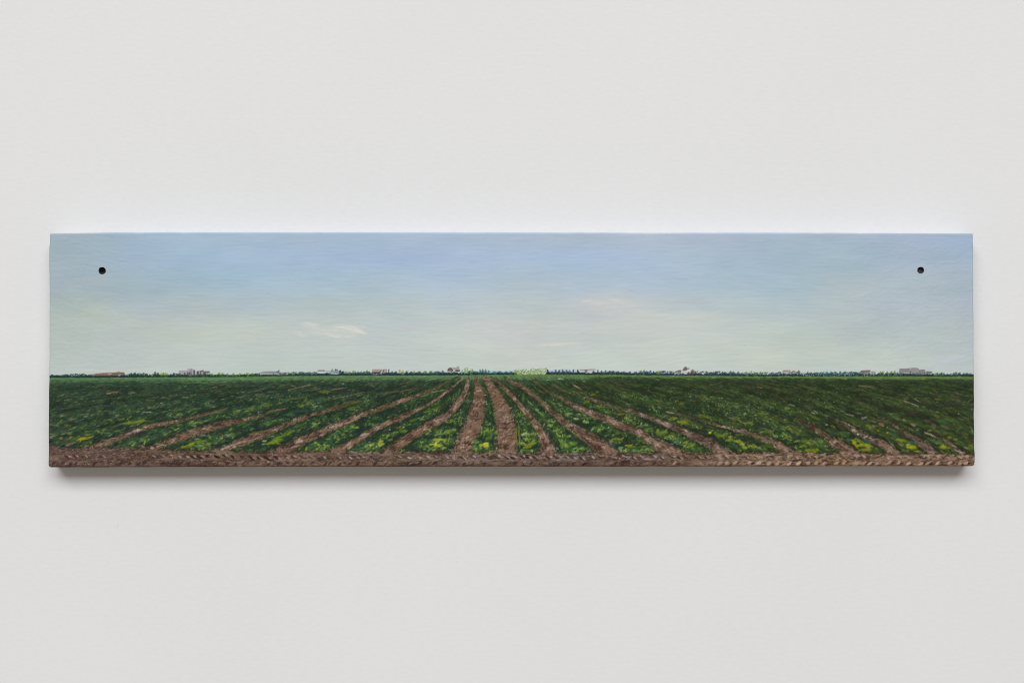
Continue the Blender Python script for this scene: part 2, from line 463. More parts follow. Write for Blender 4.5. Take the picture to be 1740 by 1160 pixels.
FUR = [
    # polyline (x, y, half width), strength, kind
    (Z(80, [(470, 930, 40), (580, 868, 42), (760, 802, 30), (960, 718, 28), (1120, 655, 26), (1365, 603, 24)]) + Z(280, [(200, 570, 16), (400, 517, 16), (560, 475, 12), (730, 430, 5)]), 1.0),
    (Z(80, [(1110, 930, 30), (1365, 840, 34)]) + Z(280, [(150, 775, 40), (300, 722, 48), (500, 660, 46), (700, 610, 36), (900, 568, 24), (1100, 515, 17), (1230, 468, 8), (1365, 440, 6)]) + Z(480, [(50, 430, 3)]), 1.0),
    (Z(280, [(540, 950, 24), (700, 888, 32), (900, 812, 46), (1100, 748, 42), (1300, 665, 28), (1365, 640, 30)]) + Z(480, [(150, 572, 30), (250, 535, 24), (330, 505, 15), (420, 485, 20), (600, 430, 22), (720, 398, 12), (850, 355, 6)]), 1.0),
    (Z(480, [(-40, 930, 60), (80, 880, 60), (250, 790, 48), (450, 705, 44), (700, 600, 38), (800, 560, 34), (900, 510, 27), (1100, 445, 26), (1250, 392, 28)]) + Z(680, [(0, 348, 26), (150, 300, 22), (300, 245, 18), (420, 196, 14), (520, 140, 11), (600, 98, 8), (690, 58, 5)]), 1.0),
    (Z(480, [(600, 940, 44), (690, 890, 44), (850, 805, 38), (960, 735, 36), (1100, 655, 30), (1250, 588, 30)]) + Z(680, [(0, 540, 30), (150, 468, 24), (300, 402, 16), (400, 338, 14), (550, 232, 13), (650, 150, 11), (735, 70, 7)]), 1.0),
    (Z(680, [(-150, 945, 55), (-20, 850, 55), (150, 742, 48), (300, 645, 48), (450, 570, 46), (550, 505, 44), (630, 420, 46), (700, 330, 40), (750, 245, 30), (775, 165, 24), (785, 62, 14)]), 1.0),
    (edges(680, [(600, 905), (640, 800), (705, 680), (760, 580), (800, 480), (850, 330), (868, 200), (866, 110), (850, 62)], [(840, 905), (865, 800), (935, 680), (960, 580), (975, 480), (985, 345), (945, 215), (905, 120), (872, 62)]), 1.0),
    (edges(680, [(1090, 940), (1098, 800), (1105, 680), (1112, 560), (1090, 430), (1050, 290), (1010, 180), (975, 110), (942, 52)], [(1345, 940), (1345, 800), (1338, 680), (1320, 560), (1265, 430), (1180, 285), (1095, 190), (1035, 110), (985, 52)]), 1.0),
    (Z(680, [(1040, 62, 7), (1150, 140, 18), (1240, 228, 24), (1330, 320, 28)]) + Z(880, [(60, 440, 32), (130, 525, 38), (200, 605, 45), (260, 690, 58), (305, 780, 74), (340, 880, 90), (350, 960, 98)]), 1.0),
    (Z(680, [(1200, 66, 10), (1290, 130, 20)]) + Z(880, [(30, 165, 26), (120, 230, 24), (200, 292, 26), (300, 382, 32), (400, 482, 36), (500, 560, 42), (600, 640, 48), (740, 725, 58), (850, 800, 80), (1000, 900, 104), (1090, 975, 110)]), .95),
    (Z(880, [(160, 95, 5), (250, 165, 8), (330, 230, 6), (450, 290, 20), (550, 340, 24), (650, 402, 32), (800, 470, 34), (950, 530, 34), (1050, 565, 40), (1200, 635, 46)]) + Z(1080, [(0, 692, 46), (100, 755, 52), (200, 822, 64), (300, 880, 76), (430, 945, 84), (500, 985, 70)]), .92),
    (Z(880, [(400, 155, 9), (500, 212, 8), (620, 262, 5), (780, 300, 10), (900, 342, 18), (1000, 375, 18), (1150, 430, 14), (1300, 470, 16)]) + Z(1080, [(60, 502, 22), (250, 575, 24), (400, 635, 30), (550, 695, 36), (700, 765, 44), (850, 835, 58), (950, 900, 66), (1040, 965, 66)]), .85),
    (Z(1080, [(360, 470, 8), (500, 500, 12), (640, 535, 8), (830, 590, 12), (1000, 640, 10), (1170, 685, 22)]) + Z(1280, [(-40, 725, 26), (100, 780, 40), (220, 830, 44), (320, 885, 52), (430, 940, 54)]), .72),
    (Z(1280, [(480, 560, 16), (560, 590, 24), (650, 635, 34), (750, 692, 38), (830, 745, 34), (900, 800, 44), (1000, 862, 58), (1100, 930, 74), (1180, 985, 66)]), .8),
    (Z(1280, [(960, 560, 12), (1050, 610, 20), (1150, 680, 26), (1250, 735, 36)]) + Z(1470, [(0, 760, 34), (100, 795, 34), (200, 845, 48), (290, 905, 54), (340, 960, 44)]), .85),
    (Z(1470, [(140, 525, 6), (300, 598, 12), (380, 650, 14), (450, 708, 18), (540, 762, 30), (650, 832, 42), (740, 900, 58), (790, 960, 56)]), .9),
    (Z(1470, [(690, 705, 8), (820, 765, 12), (920, 800, 16), (1000, 855, 20), (1060, 915, 18), (1130, 955, 16)]), .85),
]
GUIDES = [[(84, 735), (200, 700), (330, 668), (470, 650), (620, 640)], [(84, 700), (230, 672), (400, 652), (560, 641)], [(84, 668), (250, 652), (420, 643)],
          [(84, 650), (400, 641)], [(1656, 735), (1560, 690), (1440, 655), (1330, 641)], [(1656, 700), (1560, 668), (1440, 645)], [(1656, 668), (1560, 650), (1480, 641)],
          [(1420, 730), (1330, 695), (1200, 655), (1080, 641)], [(1300, 690), (1180, 655), (1080, 642)], [(1656, 760), (1500, 700), (1360, 655)]]
TRACK_TOP = np.array([(70, 753), (82, 754), (105, 759), (170, 760), (205, 759), (300, 763), (420, 766), (520, 764), (620, 765), (700, 766), (830, 768), (900, 769), (1080, 768),
                      (1280, 767), (1480, 769), (1600, 770), (1670, 772)], np.float32)
HOR = np.array([(70, 641.5), (84, 641.3), (230, 640.6), (400, 640.0), (500, 638.0), (640, 637.2), (800, 636.6), (930, 635.8), (1080, 636.8), (1180, 637.6), (1280, 638.8), (1500, 638.6), (1670, 639.4)], np.float32)


def hor(x):
    return np.interp(x, HOR[:, 0], HOR[:, 1])


def ttop(x):
    return np.interp(x, TRACK_TOP[:, 0], TRACK_TOP[:, 1] + 2.0)


def furrow_maps():
    r0 = int((632 - OY) * S)
    X, Y = XX[r0:], YY[r0:]
    best = np.full(X.shape, 9.0, np.float32)      # distance to the centre line in half widths
    sgn = np.zeros(X.shape, np.float32)           # distance from the furrow's edge in units
    sgn[:] = 99
    ids = np.zeros(X.shape, np.int16)
    side = np.zeros(X.shape, np.float32)
    wob = (vnoise(7, 4, 51)[r0:] - .5) * 2 + (vnoise(2.2, 1.6, 52)[r0:] - .5) * 2.2
    for i, (pl, st) in enumerate(FUR):
        for (ax, ay, aw), (bx, by, bw) in zip(pl[:-1], pl[1:]):
            dx, dy = bx - ax, by - ay
            t = np.clip(((X - ax) * dx + (Y - ay) * dy) / (dx * dx + dy * dy), 0, 1)
            ddx, ddy = X - ax - t * dx, Y - ay - t * dy
            d = np.sqrt(ddx * ddx + ddy * ddy)
            # traced half widths run along x for steep furrows and across for flat ones
            k = 1.0 if abs(dy) < abs(dx) * 0.8 else abs(dy) / math.hypot(dx, dy)
            hw = (aw + t * (bw - aw)) * k * (.79 if i not in (6, 7) else .88)
            e = d - hw * (1 + .13 * wob) - wob * (.35 + .09 * hw)
            m = e < sgn
            sgn[m] = e[m]
            ids[m] = i
            side[m] = ddy[m]
    return r0, sgn, ids, side


FR0, FS, FI, FSIDE = furrow_maps()


def row_middle():
    """0 at a row's edge, 1 in its middle, found along every scan line"""
    out = np.ones_like(FS)
    for i in range(FS.shape[0]):
        f = FS[i]
        cut = np.flatnonzero(np.diff((f > 0).astype(np.int8))) + 1
        st_ = np.concatenate([[0], cut])
        mx_ = np.maximum.reduceat(f, st_)
        seg = np.zeros(len(f), int)
        seg[cut] = 1
        m_ = np.clip(mx_[np.cumsum(seg)], .5, 16)
        out[i] = np.clip(f / m_, 0, 1)
    return out


RMID = row_middle()


def rm_at(x, y):
    return RMID[min(max(int((y - OY) * S) - FR0, 0), RMID.shape[0] - 1), min(max(int((x - OX) * S), 0), RMID.shape[1] - 1)]


def fs_at(x, y):
    i = min(max(int((y - OY) * S) - FR0, 0), FS.shape[0] - 1)
    j = min(max(int((x - OX) * S), 0), FS.shape[1] - 1)
    return FS[i, j], FI[i, j], FSIDE[i, j]


def flow_field():
    st = 6
    X, Y = XX[FR0::st, ::st], YY[FR0::st, ::st]
    vx, vy = np.zeros_like(X), np.zeros_like(X)
    for pl in [f[0] for f in FUR] + GUIDES:
        for a, b in zip(pl[:-1], pl[1:]):
            dx, dy = b[0] - a[0], b[1] - a[1]
            l = math.hypot(dx, dy)
            if dy > 0:
                dx, dy = -dx, -dy
            t = np.clip(((X - a[0]) * dx + (Y - a[1]) * dy) / (l * l) * (1 if b[1] < a[1] else -1), 0, 1)
            cx, cy = a[0] + t * (b[0] - a[0]), a[1] + t * (b[1] - a[1])
            d2 = (X - cx) ** 2 + ((Y - cy) * 1.6) ** 2
            w = 1 / (d2 + 30) ** 1.5
            vx += w * dx / l
            vy += w * dy / l
    return np.arctan2(vy, vx), st


FLOW, FLST = flow_field()


def flow(x, y):
    i = min(max(int(((y - OY) * S - FR0) / FLST), 0), FLOW.shape[0] - 1)
    j = min(max(int((x - OX) * S / FLST), 0), FLOW.shape[1] - 1)
    return FLOW[i, j]


def foot_of_flow():
    """for every place in the field: where its row would come down to the track"""
    X = XX[FR0::FLST, ::FLST].copy()
    Y = YY[FR0::FLST, ::FLST].copy()
    for k in range(420):
        i = np.clip(((Y - OY) * S - FR0) / FLST, 0, FLOW.shape[0] - 1).astype(int)
        j = np.clip((X - OX) * S / FLST, 0, FLOW.shape[1] - 1).astype(int)
        a_ = FLOW[i, j]
        go = (Y < 768) * 2.5
        X -= np.cos(a_) * go
        Y -= np.minimum(np.sin(a_), -.08) * go
    return X


FOOT = foot_of_flow()


def lanes(x, y):
    """the fainter rows of the far field: +1 on a row, -1 between two"""
    i = min(max(((y - OY) * S - FR0) / FLST, 0), FOOT.shape[0] - 1.01)
    j = min(max((x - OX) * S / FLST, 0), FOOT.shape[1] - 1.01)
    i0, j0 = int(i), int(j)
    u_, v_ = j - j0, i - i0
    xb = (FOOT[i0, j0] * (1 - u_) + FOOT[i0, j0 + 1] * u_) * (1 - v_) + (FOOT[i0 + 1, j0] * (1 - u_) + FOOT[i0 + 1, j0 + 1] * u_) * v_
    return -math.cos((xb - 1453) / 62 * 6.2832 + 1.6 * (at(NC, x, y) - .5))


NA = vnoise(38, 9, 61)
NB = vnoise(13, 5, 62)
NC = vnoise(90, 30, 63)


def at(N, x, y):
    return N[min(max(int((y - OY) * S), 0), H - 1), min(max(int((x - OX) * S), 0), W - 1)]


D_L, M_L, G_L = [(31, 48, 43), (36, 56, 48), (29, 44, 37), (40, 52, 46)], [(42, 70, 52), (50, 78, 52), (38, 64, 57), (54, 76, 48)], [(82, 108, 74), (92, 116, 62), (104, 126, 92), (74, 104, 80)]
D_R, M_R, G_R = [(34, 46, 34), (40, 52, 36), (30, 48, 43), (46, 50, 36)], [(52, 74, 40), (48, 78, 48), (64, 82, 40), (58, 70, 40)], [(96, 116, 58), (112, 124, 50), (106, 126, 88), (84, 112, 66)]
ROW_D, ROW_M, ROW_G = [(28, 48, 44), (33, 55, 42), (30, 58, 55), (38, 52, 36)], [(46, 84, 48), (58, 92, 46), (34, 76, 66), (70, 96, 44), (40, 74, 44)], [(104, 138, 82), (116, 134, 58), (134, 156, 108), (96, 132, 92), (86, 122, 62)]
LIME = [(128, 138, 42), (142, 146, 46), (112, 128, 44), (120, 140, 56)]
SOIL_D, SOIL_M, SOIL_G = [(62, 47, 41), (72, 55, 46), (54, 42, 38), (80, 61, 51)], [(106, 81, 66), (115, 88, 71), (98, 76, 65), (108, 87, 71), (120, 92, 73)], [(146, 119, 105), (154, 130, 115), (138, 116, 110), (164, 145, 137)]


def paint_field():
    m = (YY > hor(XX)) & (YY < 800)
    LAB[m] = L_FIELD
    t = np.clip((YY - hor(XX)) / 130.0, 0, 1)
    # lean underpainting: dark greens, redder soil below
    left = smooth(1000, 600, XX)[..., None]
    base = np.array((34, 52, 44)) * left + np.array((38, 52, 37)) * (1 - left)
    base = base + (NA[..., None] - .5) * 14
    top = smooth(.10, .0, t)[..., None]
    base = base * (1 - top) + np.array((84, 116, 78)) * top
    K[m] = base[m]
    T[m] = .2
    # soil of the furrows underneath
    fm = np.zeros_like(m)
    fm[FR0:] = FS < 0.3
    fm &= m & (YY < ttop(XX) + 4)
    soil = np.array((112, 86, 72)) + (NB[..., None] - .5) * 26
    K[fm] = soil[fm]
    # ---- general foliage, far to near so that nearer leaves overlap
    N = 42000
    ts = np.sort(rng.random(N) ** 1.35)
    for q in range(N):
        tt = ts[q]
        x = rnd(80, 1660)
        hy = hor(x)
        y = hy + tt * (ttop(x) - hy) + rng.normal(0, .6)
        f, fi, sd = fs_at(x, y)
        st = FUR[fi][1]
        ang = flow(x, y)
        if f < -0.3 and rng.random() < st * (1.0 if f < -1.6 else .8):
            continue
        sz = 1.1 + 3.1 * tt
        L, w = sz * rnd(1.2, 3.2), sz * rnd(.45, 1.0)
        lr = rng.random() < smooth(1040, 640, x)
        n = at(NA, x, y) * .45 + at(NB, x, y) * .55 + rng.normal(0, .10)
        near = max(0.0, 1 - max(0.0, abs(x - 870) - (330 if x < 870 else 250)) / 400)
        rows = near * smooth(.12, .4, tt)
        n += (.10 + .12 * rows) * (1.6 * rm_at(x, y) - .95) * smooth(.1, .35, tt)
        n += (.04 + .20 * lanes(x, y)) * smooth(.05, .2, tt) * (1 - .8 * rows)
        if tt < (.055 if x < 1000 else .018) + .03 * at(NC, x, y):
            if x < 1000:
                c = pick([(74, 112, 78), (84, 120, 80), (66, 100, 70), (98, 130, 84), (70, 104, 66)], 6)
            else:
                c = pick([(92, 122, 62), (84, 112, 54), (100, 128, 72), (76, 106, 58)], 6)
            if x < 300:
                c = (c[0] - 14, c[1] - 12, c[2] - 6)
            dab(x, y, rnd(3, 10), rnd(.9, 1.8), ang * .5 if abs(ang) < 1.5 else ang, c, rnd(.5, .85), rnd(.3, .6), br=.3)
            continue
        if tt < .13 and rng.random() < .7:
            if x < 1000:
                c = pick([(54, 88, 62), (44, 74, 54), (62, 98, 68), (38, 62, 50)], 6)
            else:
                c = pick([(40, 66, 50), (36, 58, 46), (54, 80, 48), (32, 50, 40)], 6)
            dab(x, y, rnd(4, 11), rnd(.9, 2.0), ang, c, rnd(.5, .85), rnd(.3, .6), br=.35)
            continue
        if rng.random() < rows:
            Dk, Md, Gt = ROW_D, ROW_M, ROW_G
        else:
            Dk, Md, Gt = (D_L, M_L, G_L) if lr else (D_R, M_R, G_R)
        # the shaded foot of each row lies just above the furrow under it
        foot = (1.6 + 5 * tt)
        if f < foot and (sd < 0) and rng.random() < .72:
            c = pick(Dk, 5)
        elif n < .46:
            c = pick(Dk, 6)
        elif n < .74:
            c = pick(Md, 7)
        else:
            c = pick(Gt, 8) if rng.random() < .16 + .42 * rows else pick(Md, 8)
        if tt > .45 and n > .62 and rng.random() < .04 + .14 * rows:
            c = pick(LIME, 6)
        if rng.random() < .035 * (1 - rows):
            c = pick([(96, 80, 64), (116, 94, 78), (84, 72, 58), (130, 116, 104)], 6)
            L *= 1.4
            w *= .7
        a2 = ang + rng.normal(0, .13 + .5 * rows)
        if rng.random() > rows:
            L *= 1.35
        dab(x, y, L, w, a2, c, rnd(.65, .97), rnd(.35, .85), bend=rng.normal(0, .25 * sz), br=.35, p=2.2)
    # ---- long dragged strokes that follow the rows, mostly in the middle distance
    for q in range(17000):
        tt = .05 + rng.random() ** 1.2 * .8
        x = rnd(80, 1660)
        y = hor(x) + tt * (ttop(x) - hor(x))
        f, fi, sd = fs_at(x, y)
        if f < .5:
            continue
        fr = smooth(560, 900, abs(x - 870))
        if rng.random() > .22 + .78 * fr and tt > .4:
            continue
        lr = rng.random() < smooth(1040, 640, x)
        ln_ = lanes(x, y)
        n = at(NB, x, y) * .35 + rng.random() * .45 + .18 * ln_ + .08
        if ln_ < -.6 and rng.random() < .30 and tt > .12:
            n = .95 if rng.random() < .5 else n
        if n < .5:
            c = pick(D_L if lr else D_R, 5)
        elif n < .8:
            c = pick(M_L if lr else M_R, 6)
        else:
            c = pick(G_L if lr else G_R, 7) if rng.random() < .4 else pick([(88, 76, 60), (76, 68, 52), (100, 84, 68)], 6)
        dab(x, y, rnd(5, 16) * (.7 + .5 * tt), rnd(.7, 1.7) * (.7 + .8 * tt), flow(x, y) + rng.normal(0, .10), c, rnd(.45, .85), rnd(.3, .8), bend=rng.normal(0, .5), br=.45, dry=.6)
    # ---- broad dry drags of dark and olive paint knitting the right-hand field together
    for q in range(2600):
        x, tt = rnd(1030, 1650), .10 + .62 * rng.random()
        y = hor(x) + tt * (ttop(x) - hor(x))
        if fs_at(x, y)[0] < 1:
            continue
        ln_ = lanes(x, y)
        c = pick([(34, 46, 36), (42, 52, 36), (38, 54, 44)], 5) if ln_ < .1 or rng.random() < .35 else pick([(66, 84, 44), (58, 78, 46), (76, 90, 52)], 7)
        if ln_ < -.75 and rng.random() < .3:
            c = pick([(92, 78, 64), (80, 68, 54), (112, 98, 82)], 7)
        dab(x, y, rnd(8, 22), rnd(1.0, 2.4) * (.6 + .7 * tt), flow(x, y) + rng.normal(0, .06), c, rnd(.4, .8), rnd(.3, .8), bend=rng.normal(0, .7), br=.6, dry=.8)
    # ---- soil strokes along the furrows
    for i, (pl, st) in enumerate(FUR):
        P = np.array(pl)
        seg = np.hypot(np.diff(P[:, 0]), np.diff(P[:, 1]))
        cum = np.concatenate([[0], np.cumsum(seg)])
        n = int(cum[-1] * (2.2 + P[:, 2].mean() * .55))
        for q in range(n):
            s = rnd(0, cum[-1])
            x, y, hw = (np.interp(s, cum, P[:, k]) for k in range(3))
            an = flow(x, y)
            off = rnd(-1, 1)
            px, py = -math.sin(an), math.cos(an)
            k = abs(math.sin(an)) if abs(math.sin(an)) > .62 else 1.0
            x += px * off * hw * k * .95
            y += py * off * hw * k * .95
            if y > ttop(x) + 3:
                continue
            if rng.random() > st + .08:
                continue
            low = py * off                      # below the centre line
            r = rng.random()
            if low < -.45 and r < .30:
                c = pick(SOIL_D, 6)
            elif r < .14:
                c = pick(SOIL_D, 7)
            elif r < .90:
                c = pick(SOIL_M, 8)
            else:
                c = pick(SOIL_G, 8)
            if i in (11, 14, 15) and rng.random() < .4:
                c = pick([(96, 84, 82), (110, 96, 92), (86, 76, 72)], 6)
            if i == 13 and y < 745:
                c = pick([(62, 46, 36), (72, 50, 38), (54, 44, 34), (80, 62, 46)], 5)
            if i == 12 and y < 756 and rng.random() < .45:
                c = pick([(82, 78, 52), (96, 86, 66), (74, 72, 48)], 6)
            z = .5 + hw * .28
            dab(x, y, rnd(1.6, 5.0) * min(z, 2.2), rnd(.5, 1.15) * min(z, 1.9), (an if i not in (6, 7) else rnd(-.5, .3)) + rng.normal(0, .16), c, rnd(.55, .92), rnd(.35, .85), bend=rng.normal(0, .5), br=.4)
    # ---- ruts, clods and dusty streaks within the furrows
    for i, (pl, st) in enumerate(FUR):
        P = np.array(pl)
        seg = np.hypot(np.diff(P[:, 0]), np.diff(P[:, 1]))
        cum = np.concatenate([[0], np.cumsum(seg)])
        for q in range(int(cum[-1] * (.5 + P[:, 2].mean() * .16))):
            s = rnd(0, cum[-1])
            x, y, hw = (np.interp(s, cum, P[:, k]) for k in range(3))
            an = flow(x, y)
            tt = (y - hor(x)) / 130
            off = rng.normal(0, .5)
            n = at(NB, x + 7 * i, y)
            x += -math.sin(an) * off * hw
            y += math.cos(an) * off * hw
            if y > ttop(x) + 4 or rng.random() > st:
                continue
            if n < .42:
                c, h_ = pick([(66, 48, 42), (76, 56, 48), (58, 44, 40), (84, 62, 52)], 6), .3
            elif n > .68:
                c, h_ = pick([(150, 124, 108), (162, 136, 120), (142, 114, 96), (168, 148, 138)], 7), .9
            else:
                c, h_ = pick([(128, 98, 76), (116, 86, 68), (138, 106, 82), (104, 80, 68)], 7), .6
            z = .7 + 1.6 * max(tt, 0)
            dab(x, y, rnd(1.8, 4.6) * z, rnd(.6, 1.5) * z, (an if i not in (6, 7) or rng.random() < .35 else rnd(-.7, .4)) + rng.normal(0, .2), c, rnd(.55, .9), h_, bend=rng.normal(0, .6), br=.4, p=2)
    # ---- greenery closing over the upper ends of the outer furrows
    for i, (pl, st) in enumerate(FUR):
        if i in (4, 5, 6, 7):
            continue
        P = np.array(pl)
        if P[0, 1] < P[-1, 1]:
            P = P[::-1]
        seg = np.hypot(np.diff(P[:, 0]), np.diff(P[:, 1]))
        cum = np.concatenate([[0], np.cumsum(seg)])
        far = smooth(60, 420, abs(P[0, 0] - 870))
        for q in range(int(cum[-1] * (1.6 + P[:, 2].mean() * .5))):
            f = rng.random()
            if rng.random() > (.12 + .75 * f ** 1.5) * (.25 + .75 * far):
                continue
            x, y, hw = (np.interp(f * cum[-1], cum, P[:, k]) for k in range(3))
            if at(NB, x, y) < .42 and f < .8:
                continue
            an = flow(x, y)
            off = rng.choice((-1, 1)) * (1 - rng.random() ** 2 * 1.0) * .95
            x += -math.sin(an) * off * hw
            y += math.cos(an) * off * hw
            c = pick([(48, 62, 42), (60, 74, 44), (76, 80, 48), (90, 88, 54), (40, 54, 42), (70, 66, 48)], 7)
            dab(x, y, rnd(2.5, 7), rnd(.7, 1.7), an + rng.normal(0, .3), c, rnd(.5, .9), rnd(.4, .8), bend=rng.normal(0, .4), br=.35)
    # ---- dark foot of the crop rows and grassy fringes at the furrow edges
    N = 32000
    for q in range(N):
        tt = rng.random() ** .9
        x = rnd(84, 1656)
        y = hor(x) + tt * (ttop(x) - hor(x))
        f, fi, sd = fs_at(x, y)
        if not (-1.2 - 1.6 * tt < f < 1.0 + 3.5 * tt):
            continue
        if rng.random() > FUR[fi][1]:
            continue
        if sd < 0 and f > -.4 and rng.random() < .72:
            dab(x, y, rnd(1.5, 4) * (.6 + tt), rnd(.6, 1.3) * (.6 + tt), flow(x, y) + rng.normal(0, .3), pick([(30, 40, 34), (36, 44, 34), (28, 42, 42), (48, 42, 34)], 5), rnd(.5, .9), rnd(.3, .6))
        elif f < .2 and rng.random() < .38:
            dab(x, y, rnd(1.8, 5) * (.6 + tt), rnd(.7, 1.5) * (.6 + tt), flow(x, y) + rng.normal(0, .25), pick([(66, 50, 40), (76, 58, 45), (56, 46, 38), (84, 68, 48)], 6), rnd(.5, .9), rnd(.3, .6))
        elif rng.random() < .55:
            c = pick([(78, 88, 48), (96, 94, 54), (108, 104, 62), (66, 82, 46), (88, 76, 52), (120, 112, 64)], 7)
            dab(x, y - .6, rnd(1.4, 3.4) * (.6 + .6 * tt), rnd(.6, 1.1), -1.57 + rng.normal(0, .35), c, rnd(.35, .75), rnd(.4, .7), br=0)
    # ---- leaves that catch the light on the rows, bigger to the front
    N = 5200
    for q in range(N):
        tt = rnd(.22, 1.0)
        x = 870 + rng.normal(0, 330)
        if not 90 < x < 1650:
            continue
        y = hor(x) + tt * (ttop(x) - hor(x))
        f, fi, sd = fs_at(x, y)
        if f < (.9 + 1.2 * tt if rng.random() < .6 else -2.6 * tt) or y > ttop(x) - 3:
            continue
        n = .18 * (f < .9) + at(NB, x, y) * .6 + at(NA, x, y) * .4 + .3 * (rm_at(x, y) - .55)
        if n < .52:
            continue
        near = max(0.0, 1 - abs(x - 870) / 700)
        if rng.random() > .2 + .45 * near:
            continue
        c = pick(ROW_G if rng.random() < .5 else ROW_M, 9)
        if n > .6 and tt > .5 and rng.random() < .3:
            c = pick(LIME, 8)
        z = (.6 + 1.5 * tt)
        dab(x, y, rnd(1.6, 3.4) * z, rnd(1.0, 1.8) * z, flow(x, y) * .3 + rng.normal(0, .5), c, rnd(.6, .95), rnd(.6, 1.1), bend=rng.normal(0, .7), br=.3, p=2)
    # ---- dabs seen one by one in the picture
    tan, tanl, pale, red = (128, 100, 80), (160, 132, 108), (176, 168, 150), (138, 92, 72)
